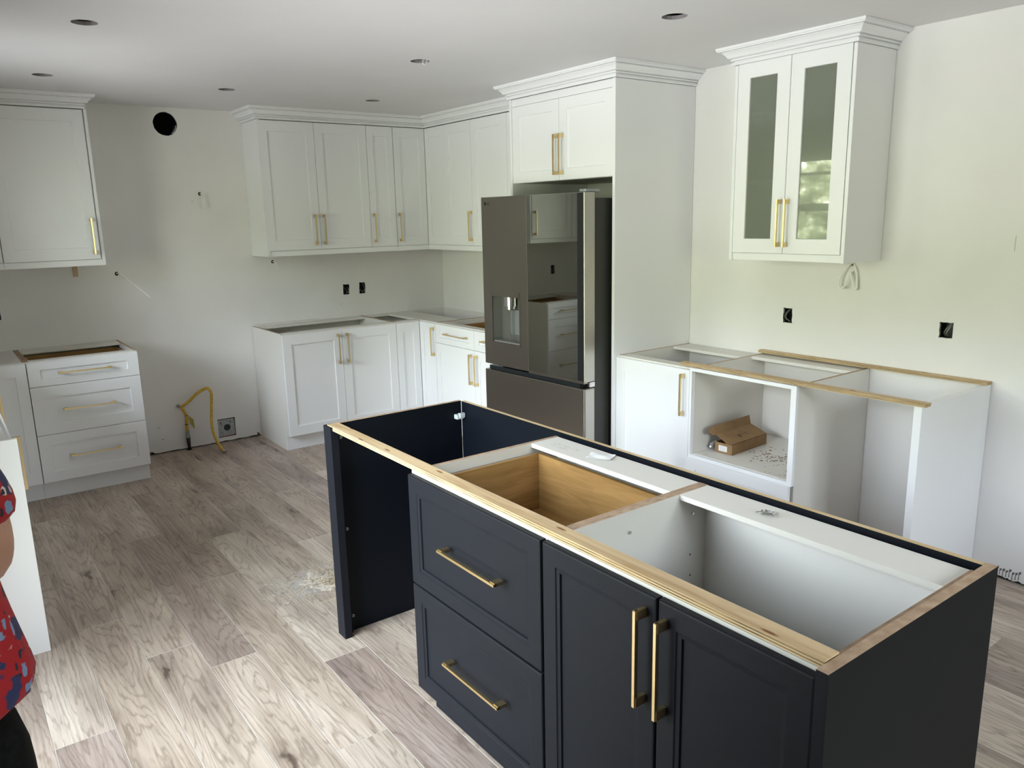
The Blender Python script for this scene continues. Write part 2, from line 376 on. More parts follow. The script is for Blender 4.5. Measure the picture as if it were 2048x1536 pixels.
def jrect(x0, x1, y0, y1, j=.002):
    p = []
    for a, b in ((( x0, y0), (x1, y0)), ((x1, y0), (x1, y1)), ((x1, y1), (x0, y1)), ((x0, y1), (x0, y0))):
        for k in range(4):
            t = k/4; p.append((a[0]+(b[0]-a[0])*t+random.uniform(-j, j), a[1]+(b[1]-a[1])*t+random.uniform(-j, j)))
    return p

# ---------------------------------------------------------------- the setting
# floor: every plank is an object
floor = bx('floor', seam, XW-.13, .15, YF-.13, .15, -.03, -.0035); tag(floor, kind='structure')
PW, PL = .1805, 1.524
joint = {0: -3.325, 1: -2.522, 2: -1.405, 3: -1.634, 4: -2.382, 5: -1.870, 6: -1.409, 7: -2.225, 8: -1.402}
pm = {}
def plank_mesh(wd, ln):
    k = (round(wd, 3), round(ln, 3))
    if k not in pm:
        g = .0004; c = .0008; b = MB()
        x0, x1, y0, y1 = g, wd-g, g, ln-g
        lo = [(x0, y0, -.004), (x1, y0, -.004), (x1, y1, -.004), (x0, y1, -.004)]
        md = [(x, y, -c*.55) for x, y, _ in lo]
        hi = [(x0+c, y0+c, 0), (x1-c, y0+c, 0), (x1-c, y1-c, 0), (x0+c, y1-c, 0)]
        b.face(hi)
        for i in range(4):
            j = (i+1) % 4; b.face([md[i], md[j], hi[j], hi[i]], 1); b.face([lo[i], lo[j], md[j], md[i]], 1)
        o = b.build('plank', [oakm, seam]); me = o.data; bpy.data.objects.remove(o); pm[k] = me
    return pm[k]
for k in range(-4, 21):
    xa = -3.61+PW*k; x0 = max(xa, XW); x1 = min(xa+PW, -.0005)
    if x1-x0 < .01: continue
    j = joint.get(k, -((k*0.577) % 1)*PL); j = -((-j) % PL)
    ys = [0.0]; y = j
    while y > YF: ys.append(y); y -= PL
    ys.append(YF)
    for a, b in zip(ys[:-1], ys[1:]):
        if a-b < .02: continue
        o = bpy.data.objects.new('plank', plank_mesh(x1-x0, a-b)); COL.objects.link(o); o.parent = floor; o.location = (x0, b, 0)

# ceiling with cut round holes for recessed lights
HOLES = [(-3.071,-2.314,.050), (-3.071,-.970,.050), (-2.090,-.955,.050), (-1.103,-.957,.049), (-1.517,-2.307,.050), (-1.084,-3.650,.053)]
ceil = slab('ceiling', rect(XW-.12, .12, YF-.12, .12), [circ(x, y, r, 28, .0012) for x, y, r in HOLES], lambda u, v, t: (u, v, HC+t), .016, ceilm, mat('cut plasterboard edge', (.24,.22,.23), .9))
tag(ceil, kind='structure')
for i, (x, y, r) in enumerate(HOLES):
    b = MB(); h = .16; a = .14
    b.face([(x-a, y-a, HC+h), (x+a, y-a, HC+h), (x+a, y+a, HC+h), (x-a, y+a, HC+h)])
    for (p, q) in (((-a, -a), (a, -a)), ((a, -a), (a, a)), ((a, a), (-a, a)), ((-a, a), (-a, -a))):
        b.face([(x+p[0], y+p[1], HC+.016), (x+q[0], y+q[1], HC+.016), (x+q[0], y+q[1], HC+h), (x+p[0], y+p[1], HC+h)])
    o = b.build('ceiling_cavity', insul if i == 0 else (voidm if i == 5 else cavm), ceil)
    if i == 0: bx('ceiling_joist', insul, x-.14, x+.14, y+.01, y+.048, HC+.02, HC+.13, ceil)
    if i == 4:
        b = MB(); b.tube(smooth_path([(x+.05, y+.01, HC+.09), (x+.025, y, HC+.02), (x+.012, y-.01, HC-.012), (x+.028, y-.012, HC-.010), (x+.045, y-.01, HC+.03)]), .0035, 6)
        o = b.build('hanging_cable', wirem, ceil, smooth=True)
# roof deck closing the attic so no daylight leaks
# back wall (y=0)
def bottom_jag(u0, u1, amp, lst):
    u = u0
    while u < u1: lst.append((u, .006+abs(random.gauss(0, amp)))); u += random.uniform(.012, .05)
out = [(XW-.12, .0)]; bottom_jag(-2.70, -1.76, .003, out)
out = [(XW-.12, .0), (-2.72, .0)]
jl = []; bottom_jag(-2.705, -1.765, .0025, jl)
for (a, b, h) in ((-2.70, -2.66, .016), (-2.60, -2.555, .026), (-1.795, -1.772, .03)):
    jl = [p for p in jl if not a <= p[0] <= b]+[(a, .008), ((a+b)/2-.006, h), ((a+b)/2+.008, h*.8), (b, .009)]
out += sorted(jl)+[(-1.755, .0), (.12, .0), (.12, HC), (XW-.12, HC)]
holes = [circ(-2.232, 2.352, .080, 36, .0015), circ(-2.046, 1.876, .013, 10, .0015), circ(-2.660, 1.335, .014, 10, .0015), circ(-1.549, 1.361, .013, 10, .001),
         jrect(-.975, -.920, 1.062, 1.146), jrect(-.829, -.774, 1.060, 1.152), jrect(-3.430, -3.372, 1.078, 1.168), rect(-2.088, -1.956, .038, .184)]
wb = slab('wall_back', out, holes, lambda u, v, t: (u, t, v), .013, wallm, mat('drywall core', (.5,.49,.47), .9)); tag(wb, kind='structure')
bx('sill_plate', mud, -2.75, -1.72, .0135, .03, 0, .09, wb)
bx('sheathing', voidm, XW-.12, .12, .13, .15, 0, HC, wb)
# small holes and marks on the wall
b = MB()
for (x, z, r) in ((-2.512, .195, .004), (-2.493, .105, .004), (-2.105, 1.822, .003), (-1.005, .985, .003)):
    b.face([(px, -.0006, pz) for px, pz in circ(x, z, r, 8)])
b.build('nail_hole', ink, wb)
b = MB()
for (x, z, w_, h) in ((-2.60, .012, .05, .020), (-1.785, .014, .022, .018), (-2.69, .008, .02, .01)):
    p = []
    for k in range(12):
        a = math.pi*2*k/12; q = random.uniform(.7, 1.1); p.append((x+w_/2*math.cos(a)*q, -.0005, max(.004, z+h/2*math.sin(a)*q)))
    b.face(p)
b.build('torn_paper_patch', brownd, wb)
# right wall (x=0)
out = [(0.12, .0), (-4.62, .0)]
jl = []
u = -4.625
while u > -4.95:
    deep = -4.80 < u < -4.66
    jl.append((u, .008+(random.uniform(0, .010) if deep else random.uniform(0, .008)))); u -= random.uniform(.006, .012) if deep else random.uniform(.01, .03)
out = [(.0, .0), (-4.62, .0)]+jl+[(-4.96, .0), (YF-.12, .0), (YF-.12, HC), (.0, HC)]
holes = [jrect(-3.562, -3.508, 1.066, 1.146), jrect(-4.395, -4.335, 1.074, 1.146), circ(-3.890, 1.397, .010, 10, .001)]
wr = slab('wall_right', out, holes, lambda u, v, t: (t, u, v), .013, wallm, mat('drywall core 2', (.30,.29,.28), .9)); tag(wr, kind='structure')
bx('sill_plate', mud, .0135, .03, -4.98, -4.6, 0, .09, wr)
bx('sheathing', voidm, .13, .15, YF-.12, .12, 0, HC, wr)
b = MB()
for k in range(9):
    yy = -4.672-.013*k; hh = .028+.018*abs(math.sin(k*1.7)); zz = .012+.004*(k % 3)
    p_ = [(yy, zz), (yy-.004, zz+.002), (yy-.0035, zz+hh*.6), (yy-.011, zz+hh*.8), (yy-.010, zz+hh), (yy-.001, zz+hh*.92)]
    b.face([(-.0006, u, v) for u, v in p_])
b.build('torn_paper_patch', mat('grey glue marks', (.12,.12,.12), .9), wr)
bx('wall_scratch', graph, -.0008, .0002, -4.614, -4.612, 1.475, 1.54, wr)
# left wall with the window and the patio door
lw_ = slab('wall_left', [(.12, 0), (YF-.12, 0), (YF-.12, HC), (.12, HC)], [rect(WIN[0], WIN[1], WIN[2], WIN[3]), rect(DOOR[0], DOOR[1], DOOR[2], DOOR[3])],
           lambda u, v, t: (XW-t, u, v), .12, wallm); tag(lw_, kind='structure')
wf = slab('wall_front', rect(XW-.12, .12, 0, HC), [rect(*REAR)], lambda u, v, t: (u, YF-t, v), .12, wallm); tag(wf, kind='structure')
def glazed(name, op, mullions, rails):
    y0, y1, z0, z1 = op; x0, x1 = XW-.085, XW-.035
    b = MB(); f = .045
    b.box(x0, x1, y0, y1, z0, z0+f); b.box(x0, x1, y0, y1, z1-f, z1); b.box(x0, x1, y0, y0+f, z0+f, z1-f); b.box(x0, x1, y1-f, y1, z0+f, z1-f)
    o = b.build(name, framem); tag(o, kind='structure')
    for m_ in mullions: bx('mullion', framem, x0+.002, x1-.002, m_-.025, m_+.025, z0+f, z1-f, o)
    for (r_, h) in rails: bx('sash_rail', framem, x0+.006, x1-.006, y0+f, y1-f, r_-h/2, r_+h/2, o)
    bx('window_pane', panem, XW-.062, XW-.058, y0+f, y1-f, z0+f, z1-f, o)
    return o
glazed('window_1', WIN, [], [(2.02, .03), (1.69, .075)])
rw = glazed('window_added', (-REAR[1], -REAR[0], REAR[2], REAR[3]), [(-REAR[0]-REAR[1])/2], [])  # unseen, added to light the fronts that face the camera
rw.rotation_euler = (0, 0, R(90)); rw.location = (0, YF-XW, 0)
glazed('door_1', DOOR, [(DOOR[0]+DOOR[1])/2], [])
bx('window_sill', framem, XW-.03, XW+.02, WIN[0]-.03, WIN[1]+.03, WIN[2]-.025, WIN[2]-.001, lw_)

# crown moulding
PROF = [(0,2.378),(.012,2.378),(.012,2.391),(.003,2.3925),(.003,2.397),(.016,2.399),(.017,2.4045),(.010,2.406),(.010,2.409),(.024,2.4105),(.028,2.414),(.034,2.424),(.044,2.434),(.050,2.4375),(.044,2.439),(.044,2.442),(.063,2.443),(.064,2.4475),(.069,2.449),(.069,HC-.0008),(0,HC-.0008)]
def crown(name, path):
    P = [Vector(p) for p in path]; nrm = []
    for a, b_ in zip(P[:-1], P[1:]):
        d = (b_-a).normalized(); nrm.append(Vector((d.y, -d.x)))
    offs = []
    for i in range(len(P)):
        if i == 0: offs.append(nrm[0])
        elif i == len(P)-1: offs.append(nrm[-1])
        else: offs.append((nrm[i-1]+nrm[i])/(1+nrm[i-1].dot(nrm[i])))
    b = MB(); k = len(PROF)
    rows = [[(p.x+o.x*a, p.y+o.y*a, z) for a, z in PROF] for p, o in zip(P, offs)]
    for r0, r1 in zip(rows[:-1], rows[1:]):
        for i in range(k):
            j = (i+1) % k; b.face([r0[i], r0[j], r1[j], r1[i]])
    b.face(rows[0][::-1]); b.face(rows[-1])
    o = b.build(name, crownm); tag(o, kind='structure'); return o
e_ = .0008
crown('trim_1', [(-1.704, -e_), (-1.704, -.338), (-.338, -.338), (-.338, -1.9035)])
crown('trim_2', [(-.412, -1.903), (-.645, -1.903), (-.645, -2.855), (-e_, -2.855)])
crown('trim_3', [(XW+e_, -.338), (-2.795, -.338), (-2.795, -e_)])
crown('trim_4', [(-e_, -3.384), (-.335, -3.384), (-.335, -4.032), (-e_, -4.032)])

# ---------------------------------------------------------------- cabinet kit (local frame: x along the front, y=0 at the wall, front faces -y)
def ring(b, x0, x1, z0, z1, y):
    return [(x0, y, z0), (x1, y, z0), (x1, y, z1), (x0, y, z1)]
def shaker(name, x0, x1, z0, z1, yf, m, parent, rail=.064, railz=None, t=.019, style='white', hole=False):
    railz = railz or rail; g = .0014
    x0 += g; x1 -= g; z0 += g; z1 -= g
    if style == 'white': steps = [(0, 0, t), (0, 0, .001), (.001, .001, 0), (rail, railz, 0), (rail+.0015, railz+.0015, .008)]
    else: steps = [(0, 0, t), (0, 0, .004), (.0015, .0015, .0012), (.005, .005, 0), (rail-.004, railz-.004, 0), (rail-.001, railz-.001, .003), (rail+.009, railz+.009, .004), (rail+.011, railz+.011, .009)]
    b = MB(); rows = [ring(b, x0+a, x1-a, z0+c, z1-c, yf+d) for a, c, d in steps]
    if hole: rows.append(ring(b, x0+rail+.0015, x1-rail-.0015, z0+railz+.0015, z1-railz-.0015, yf+t))
    for r0, r1 in zip(rows[:-1], rows[1:]):
        for i in range(4):
            j = (i+1) % 4; b.face([r0[i], r0[j], r1[j], r1[i]])
    if hole:
        for i in range(4):
            j = (i+1) % 4; b.face([rows[-1][i], rows[-1][j], rows[0][j], rows[0][i]])
    else:
        b.face(rows[-1]); b.face(rows[0][::-1])
    return b.build(name, m, parent)
def pull(parent, cx, cz, L_, yf, vert=True):
    b = MB(); w_ = .0038; so = .036; th = .010
    if vert:
        b.box(cx-w_, cx+w_, yf-so, yf-so+th, cz-L_/2, cz+L_/2)
        for s in (-1, 1):
            z = cz+s*(L_/2-.011); b.box(cx-w_-.0015, cx+w_+.0015, yf-so+th*.5, yf-.0002, z-.011, z+.011)
    else:
        b.box(cx-L_/2, cx+L_/2, yf-so, yf-so+th, cz-w_, cz+w_)
        for s in (-1, 1):
            x = cx+s*(L_/2-.011); b.box(x-.011, x+.011, yf-so+th*.5, yf-.0002, cz-w_-.0015, cz+w_+.0015)
    return b.build('pull', brass, parent)
def prism(b, pts, z0, z1, mi=0):
    n = len(pts); b.face([(x, y, z1) for x, y in pts], mi); b.face([(x, y, z0) for x, y in pts][::-1], mi)
    for i in range(n):
        j = (i+1) % n; b.face([(pts[i][0], pts[i][1], z0), (pts[j][0], pts[j][1], z0), (pts[j][0], pts[j][1], z1), (pts[i][0], pts[i][1], z1)], mi)
def front_m(style): return white if style == 'white' else navy
T = .016
def carcass(root, W, D, z0, z1, rawtop=True, back=True, bottom=True, toe=None, edge=None, cut=.0):
    top = raw if rawtop else None
    for nme, x0 in (('side_panel', 0), ('side_panel', W-T)):
        b = MB(); zz = 0 if toe else z0
        if toe:
            b.box(x0, x0+T, -toe, -.004, 0, z0, 0); b.box(x0, x0+T, -D, -.004, z0, z1, 0, top=1)
        else: b.box(x0, x0+T, -D, -.004, z0, z1, 0, top=1)
        b.build(nme, [whitein, top or whitein], root)
    if back: bx('back_panel', whitein, T, W-T, -.012, -.005, z0, z1-.001, root)
    if bottom: bx('bottom_panel', whitein, T, W-T, -D, -.012, z0, z0+T, root)
def boxdrawer(parent, x0, x1, yf, D, z0, z1):
    b = MB(); t = .014; y0 = yf+.019; y1 = yf+D
    b.box(x0, x1, y0+.0, y0+t, z0, z1); b.box(x0, x1, y1-t, y1, z0, z1); b.box(x0, x0+t, y0+t, y1-t, z0, z1); b.box(x1-t, x1, y0+t, y1-t, z0, z1)
    b.box(x0+t, x1-t, y0+t, y1-t, z0+.01, z0+.018)
    return b.build('drawer_box', maplem, parent)
def base_cab(x, y, rz, W, fronts, label, group=None, D=.608, zt=.876, style='white', name='base_cabinet', toe=.545, stretch=True, ztoe=.114, stretch_d=.10, toe_kick=True, edge_raw=True):
    root = empty(name, (x, y, 0), rz, label, 'cabinet', group)
    carcass(root, W, D, ztoe, zt, toe=toe)
    if stretch:
        bx('stretcher', whitein, T, W-T, -D, -D+.075, zt-.016, zt-.0008, root)
        bx('stretcher', whitein, T, W-T, -.012-stretch_d, -.013, zt-.016, zt-.0008, root)
    if toe_kick: bx('toe_kick', white if style == 'white' else navy, 0, W, -toe-.012, -toe-.0005, .001, ztoe-.001, root)
    yf = -D-.0205; fm = front_m(style)
    for f in fronts:
        kind, x0, x1, z0, z1 = f[:5]
        rl = .064 if style == 'white' else .054
        rz_ = .072 if (style == 'white' and z1-z0 > .3) else (.045 if z1-z0 < .2 else (.064 if style == 'white' else .055))
        if x1-x0 < .3: rl = min(rl, .058)
        d = shaker('door' if kind == 'door' else 'drawer_front', x0, x1, z0, z1, yf, fm, root, rl, rz_, style=style)
        for p in f[5]:
            pull(d, p[0], p[1], p[2], yf, p[3])
        if kind == 'drawer' and len(f) > 6: boxdrawer(d, x0+.028, x1-.028, yf, .52, f[6], f[7])
    return root
def wall_cab(x, y, rz, W, fronts, label, z0=1.452, z1=2.378, D=.316, panelL=False, panelR=False, group=None, rail=True, zr=1.4135):
    root = empty('wall_cabinet', (x, y, z0), rz, label, 'cabinet', group)
    b = MB()
    def Z(z): return z-z0
    for nme, x0 in (('side_panel', 0), ('side_panel', W-T)):
        bx(nme, white, x0, x0+T, -D, -.004, 0, Z(z1), root)
    bx('top_panel', whitein, T, W-T, -D, -.004, Z(z1)-T, Z(z1), root); bx('bottom_panel', white, T, W-T, -D, -.004, 0, T, root)
    bx('back_panel', whitein, T, W-T, -.010, -.004, T, Z(z1)-T, root)
    yf = -D-.0205
    xl = -.018 if panelL else 0; xr = W+.018 if panelR else W
    if panelL: bx('finished_panel', white, -.018, -.0004, -D-.0215, -.002, Z(zr), Z(z1)-.001, root)
    if panelR: bx('finished_panel', white, W+.0004, W+.018, -D-.0215, -.002, Z(zr), Z(z1)-.001, root)
    if rail: bx('light_rail', white, 0, W, -D-.012, -D+.006, Z(zr), Z(z0)-.0005, root)
    for f in fronts:
        kind, x0, x1, a, c = f[:5]
        rl = .064 if x1-x0 > .3 else .056
        d = shaker('door', x0, x1, Z(a), Z(c), yf, white, root, rl, .074)
        for p in f[5]: pull(d, p[0], Z(p[1]), p[2], yf, p[3])
    return root
RZ = R(-90)      # units on the right wall and the island face -x
PD = .2245       # door pull length
ZD0, ZD1 = .118, .868
U0, U1 = 1.453, 2.375
# back wall uppers: local x = world x
X = -1.685
wall_cab(X, 0, 0, .829, [('door', -.016, .4045, U0, U1, [(.363, 1.600, PD, True)]), ('door', .4045, .829, U0, U1, [(.435, 1.600, PD, True)])],
         'white two-door wall cabinet left of the corner run, beside the bare range wall', panelL=True)
wall_cab(-.8555, 0, 0, .230, [('door', 0, .229, U0, U1, [(.030, 1.600, PD, True)])], 'narrow white one-door wall cabinet between the two-door unit and the corner unit')
# corner wall cabinet, L-shaped
root = empty('corner_wall_cabinet', (-.315, -.315, 1.4535), 0, 'white L-shaped corner wall cabinet with two inward-folding doors', 'cabinet')
def W2(o, p): o.location = (o.location[0]-p[0], o.location[1]-p[1], o.location[2]-p[2])
cb = MB(); z0 = 0; z1 = 2.378-1.4535
for (a, c) in ((0, T), (z1-T, z1)):
    cb = MB(); prism(cb, [(-.309, 0), (0, 0), (0, -.309), (.311, -.309), (.311, .311), (-.309, .311)], a, c); cb.build('shelf_board', white, root)
bx('side_panel', white, -.309, -.293, 0, .311, T, z1-T, root); bx('side_panel', white, 0, .311, -.309, -.293, T, z1-T, root)
d = shaker('door', -.309, -.020, .0, 2.375-1.4535, -.0205, white, root, .058, .074); pull(d, -.285, 1.600-1.4535, PD, -.0205)
d2 = shaker('door', 0, .291, 0, 2.375-1.4535, 0, white, root, .058, .074); d2.rotation_euler = (0, 0, RZ); d2.location = (-.0205, -.0205, 0)
lr = MB(); lr.box(-.309, -.012, -.012, .006, 1.4135-1.4535, -.0005); lr.box(-.012, .006, -.309, .006, 1.4135-1.4535, -.0005); lr.build('light_rail', white, root)
# right wall uppers north of the fridge
wall_cab(0, -.6265, RZ, .373, [('door', 0, .373, U0, U1, [(.364-.000, 1.600, PD, True)])], 'white one-door wall cabinet beside the corner unit, brass pull at its right edge')
wall_cab(0, -1.0005, RZ, .902, [('door', 0, .451, U0, U1, [(.415, 1.600, PD, True)]), ('door', .451, .902, U0, U1, [(.487, 1.600, PD, True)])],
         'white two-door wall cabinet half hidden behind the refrigerator')
# left wall uppers (on the back wall, left of the range gap)
wall_cab(-3.334, 0, 0, .541, [('door', 0, .535, U0, U1, [(.502, 1.600, PD, True)])], 'white one-door wall cabinet at the upper left, brass pull at lower right', panelR=True)
wall_cab(-3.85, 0, 0, .515, [('door', 0, .513, U0, U1, [(.04, 1.600, PD, True)])], 'white wall cabinet cut by the left picture edge, beside the one-door unit')

# base run, back wall
base_cab(-1.7565, 0, 0, .918, [('door', 0, .459, ZD0, ZD1, [(.422, .728, PD, True)]), ('door', .459, .918, ZD0, ZD1, [(.496, .728, PD, True)])],
         'white open-topped two-door base cabinet right of the yellow gas hose', stretch_d=.11)
# loose shim strip at its back
o = bx('wood_strip', whitein, -1.74, -1.22, -.055, -.010, .8765, .8880, bevel=0); tag(o, 'short white strip lying along the back edge of the two-door base cabinet', 'strip')
# corner base
root = empty('corner_base_cabinet', (-.6285, -.6285, 0), 0, 'white L-shaped corner base cabinet with narrow folding doors and open top', 'cabinet')
s = .6285
bx('side_panel', whitein, -.209, -.193, .0205, s-.004, .114, .876, root, top=raw); bx('side_panel', whitein, .0205, s-.004, -.2315, -.2155, .114, .876, root, top=raw)
bx('back_panel', whitein, -.193, s-.012, s-.012, s-.005, .114, .875, root); bx('back_panel', whitein, s-.012, s-.005, -.2155, s-.013, .114, .875, root)
tb = MB(); tb.box(-.193, s-.013, .0205, s-.013, .114, .130); tb.box(.0205, s-.013, -.2155, .0205, .114, .130); tb.build('bottom_panel', whitein, root)
tb = MB()
tb.box(.0215, .2635, -.2150, s-.014, .8595, .8752); tb.build('corner_brace', whitein, root)
tb = MB(); tb.box(-.1925, .0210, .0215, .090, .8595, .8752); tb.build('stretcher', whitein, root)
tb = MB(); tb.box(-.1925, .0210, s-.075, s-.014, .8595, .8752); tb.build('stretcher', whitein, root)
d = shaker('door', -.209, -.0005, ZD0, ZD1, 0, white, root, .056, .072)
d2 = shaker('door', 0, .232, ZD0, ZD1, 0, white, root, .056, .072); d2.rotation_euler = (0, 0, RZ); d2.location = (0, -.0005, 0); pull(d2, .2175, .728, PD, 0)
tk = MB(); tk.box(-.209, .075, .062, .075, .001, .113); tk.box(.062, .075, -.2315, .062, .001, .113); tk.build('toe_kick', white, root)
# drawers/doors unit right wall
base_cab(0, -.8605, RZ, 1.043, [('drawer', .003, .540, .722, ZD1, [(.305, .804, .292, False)], .735, .84), ('drawer', .540, 1.04, .722, ZD1, [(.80, .804, .292, False)], .735, .84),
    ('door', .003, .540, ZD0, .722, [(.508, .580, PD, True)]), ('door', .540, 1.04, ZD0, .722, [(.580, .580, PD, True)])],
    'white base cabinet with two drawers over two doors, left of the refrigerator')
# left base
base_cab(-3.324, 0, 0, .615, [('drawer', 0, .615, .719, ZD1, [(.306, .797, .292, False)], .735, .845), ('drawer', 0, .615, .418, .719, [(.307, .569, .292, False)]), ('drawer', 0, .615, ZD0, .418, [(.309, .273, .292, False)])],
    'white base cabinet of three drawers with brass bar pulls, left of the gas hose', stretch_d=.14)
root = base_cab(-3.535, 0, 0, .210, [('door', 0, .208, ZD0, ZD1, [])], 'narrow white base filler cabinet left of the three-drawer unit', stretch=False)
bx('stretcher', whitein, T, .194, -.608, -.014, .860, .8752, root)
# left wall run faces +x
lwc = base_cab(XW, -2.597, R(90), 2.0, [('door', 0, .25, ZD0, ZD1, [(.205, .728, PD, True)]), ('door', .25, .66, ZD0, ZD1, []), ('door', .66, 1.13, ZD0, ZD1, [(1.10, .728, PD, True)]), ('door', 1.13, 1.60, ZD0, ZD1, [(1.165, .728, PD, True)]), ('door', 1.60, 1.96, ZD0, ZD1, [])],
    'long white base cabinet run at the left edge, hidden behind its bright end panel', D=.601, stretch_d=.14)
ep = bx('end_panel', white, XW+.002, -3.537, -2.618, -2.5985, .0, .8835, bevel=.0012); tag(ep, 'bright white full-height end panel standing behind the person at the left', 'panel')

# ---- fridge enclosure
p = bx('tall_side_panel', white, -.645, -.002, -2.8535, -2.8325, 0, 2.377, bevel=.001); tag(p, 'tall white side panel from floor to crown right of the refrigerator', 'panel')
p = bx('tall_side_panel', white, -.645, -.002, -1.9240, -1.9040, 0, 2.377, bevel=.001); tag(p, 'tall white side panel left of the refrigerator, mostly hidden behind it', 'panel')
root = empty('wall_cabinet', (0, -1.9245, 1.869), RZ, 'deep white two-door cabinet above the refrigerator', 'cabinet')
W = .9075
for x0 in (0, W-T): bx('side_panel', whitein, x0, x0+T, -.618, -.004, 0, .508, root)
bx('bottom_panel', whitein, T, W-T, -.618, -.004, 0, T, root); bx('back_panel', whitein, T, W-T, -.010, -.004, T, .508, root)
bx('frieze', white, 0, W, -.636, -.618, 2.333-1.869, 2.377-1.869, root)
for k, (a, c) in enumerate(((0, .4535), (.4535, .9065))):
    d = shaker('door', a, c, 0, .463, -.6395, white, root, .064, .064); pull(d, .4535+(-.018 if k == 0 else .047-.012), .147, .232, -.6395)

# ---- refrigerator (slightly turned in its opening)
ang = math.atan2(.04, .915)
fr_ = empty('refrigerator', (-.88, -1.905, 0), RZ+ang, 'dark stainless french-door refrigerator with mirrored right door and water dispenser', 'refrigerator')
FW = .916
zt, zs, zf = 1.785, .738, .700
bx('body', fridgegrey, .068, FW-.012, .088, .80, .03, 1.755, fr_, bevel=.003)
bx('base_grille', black, .04, FW-.04, .03, .088, .02, .11, fr_)
# left door with dispenser recess
def door_with_recess():
    b = MB(); x0, x1, z0, z1, y0, y1 = .0, .4325, zs, zt, 0, .082
    rx0, rx1, rz0, rz1, d = .088, .352, .888, 1.205, .075
    F = [(x0, z0), (x1, z0), (x1, z1), (x0, z1)]; H = [(rx0, rz0), (rx1, rz0), (rx1, rz1), (rx0, rz1)]
    for i in range(4):
        j = (i+1) % 4
        b.face([(F[i][0], y0, F[i][1]), (F[j][0], y0, F[j][1]), (H[j][0], y0, H[j][1]), (H[i][0], y0, H[i][1])])
        b.face([(F[i][0], y0, F[i][1]), (F[j][0], y0, F[j][1]), (F[j][0], y1, F[j][1]), (F[i][0], y1, F[i][1])])
        b.face([(H[i][0], y0, H[i][1]), (H[j][0], y0, H[j][1]), (H[j][0], y0+d, H[j][1]), (H[i][0], y0+d, H[i][1])], 1)
    b.face([(H[i][0], y0+d, H[i][1]) for i in range(4)], 1)
    b.face([(F[i][0], y1, F[i][1]) for i in range(4)])
    return b
greyrec = mat('grey dispenser lining', (.30,.30,.29), .3, .8)
ld = door_with_recess().build('door', [steel, greyrec], fr_); ld['label'] = 'left door with water dispenser recess'
fm_ = MB(); 
for (a, c, e0, e1) in ((.080, .360, 1.178, 1.213), (.080, .088, .880, 1.205), (.352, .360, .880, 1.205), (.080, .360, .878, .888)): fm_.box(a, c, -.002, .004, e0, e1)
fm_.build('dispenser_frame', steel, ld)
sp = MB(); sp.tube([(.225, .034, 1.178), (.225, .034, 1.120)], .036, 20); sp.tube([(.225, .034, 1.119), (.225, .034, 1.100)], .029, 20); sp.tube([(.225, .034, 1.099), (.225, .034, 1.096)], .010, 10)
sp.build('dispenser_spout', chrome, ld, smooth=False)
bx('dispenser_paddle', mat('grey plastic', (.16,.17,.17), .4), .185, .350, .062, .073, .935, 1.095, ld, bevel=.004)
bx('dispenser_lever', chrome, .221, .229, .030, .036, .895, 1.096, ld)
bx('drip_tray', mat('drip tray', (.22,.22,.21), .5, .3), .092, .348, .004, .072, .8885, .897, ld)
# logo
lg = MB(); lg.face([(px, -.0006, pz) for px, pz in circ(.040, 1.746, .0105, 20)]); lgo = lg.build('logo', ink, ld); lgo.location = (0,0,0)
def text_mesh(name, s_, size, m, parent, loc, rot, ext=.0004, align='LEFT'):
    c = bpy.data.curves.new(name, 'FONT'); c.body = s_; c.size = size; c.extrude = ext; c.align_x = align
    o = bpy.data.objects.new(name, c); COL.objects.link(o)
    dg = bpy.context.evaluated_depsgraph_get(); me = bpy.data.meshes.new_from_object(o.evaluated_get(dg)); bpy.data.objects.remove(o)
    me.materials.clear(); me.materials.append(m)
    o = bpy.data.objects.new(name, me); COL.objects.link(o)
    if parent: o.parent = parent
    o.location = loc; o.rotation_euler = rot; return o
text_mesh('lettering', 'LG', .024, mat('dark grey print', (.03,.03,.028), .5), ld, (.056, -.0008, 1.737), (R(90), 0, 0))
# right door
rd = MB(); rd.box(.4355, FW, .0005, .082, zs, zt); rdo = rd.build('door', steelb, fr_, bevel=.003); rdo['label'] = 'right door with mirrored black glass face'
bx('mirror_panel', mirror, .4385, FW-.052, -.003, .0, zs+.008, zt-.002, rdo)
bx('black_edge_strip', black, FW-.052, FW-.010, -.003, .0, zs+.008, zt-.002, rdo)
bx('steel_edge', steelb, .4355, .4383, -.004, .0, zs+.004, zt, rdo)
bx('door_base_strip', steel, .4355, FW-.004, -.002, .03, zs-.008, zs+.007, rdo)
# freezer drawer
fz = bx('freezer_drawer', steel, .0, FW, -.004, .080, .12, zf, fr_, bevel=.004)
bx('freezer_side', steelb, FW+.0002, FW+.0012, .006, .076, .125, zf-.006, fz)
bx('pocket_handle', black, .03, FW-.05, .010, .075, zf+.001, zs-.012, fr_)
for a in (FW-.06,): bx('hinge', galv, a, a+.05, .02, .13, zt+.001, zt+.018, fr_, bevel=.004)
bx('hinge', chrome, FW-.03, FW-.004, .045, .088, zf+.004, zs-.004, fr_, bevel=.003)

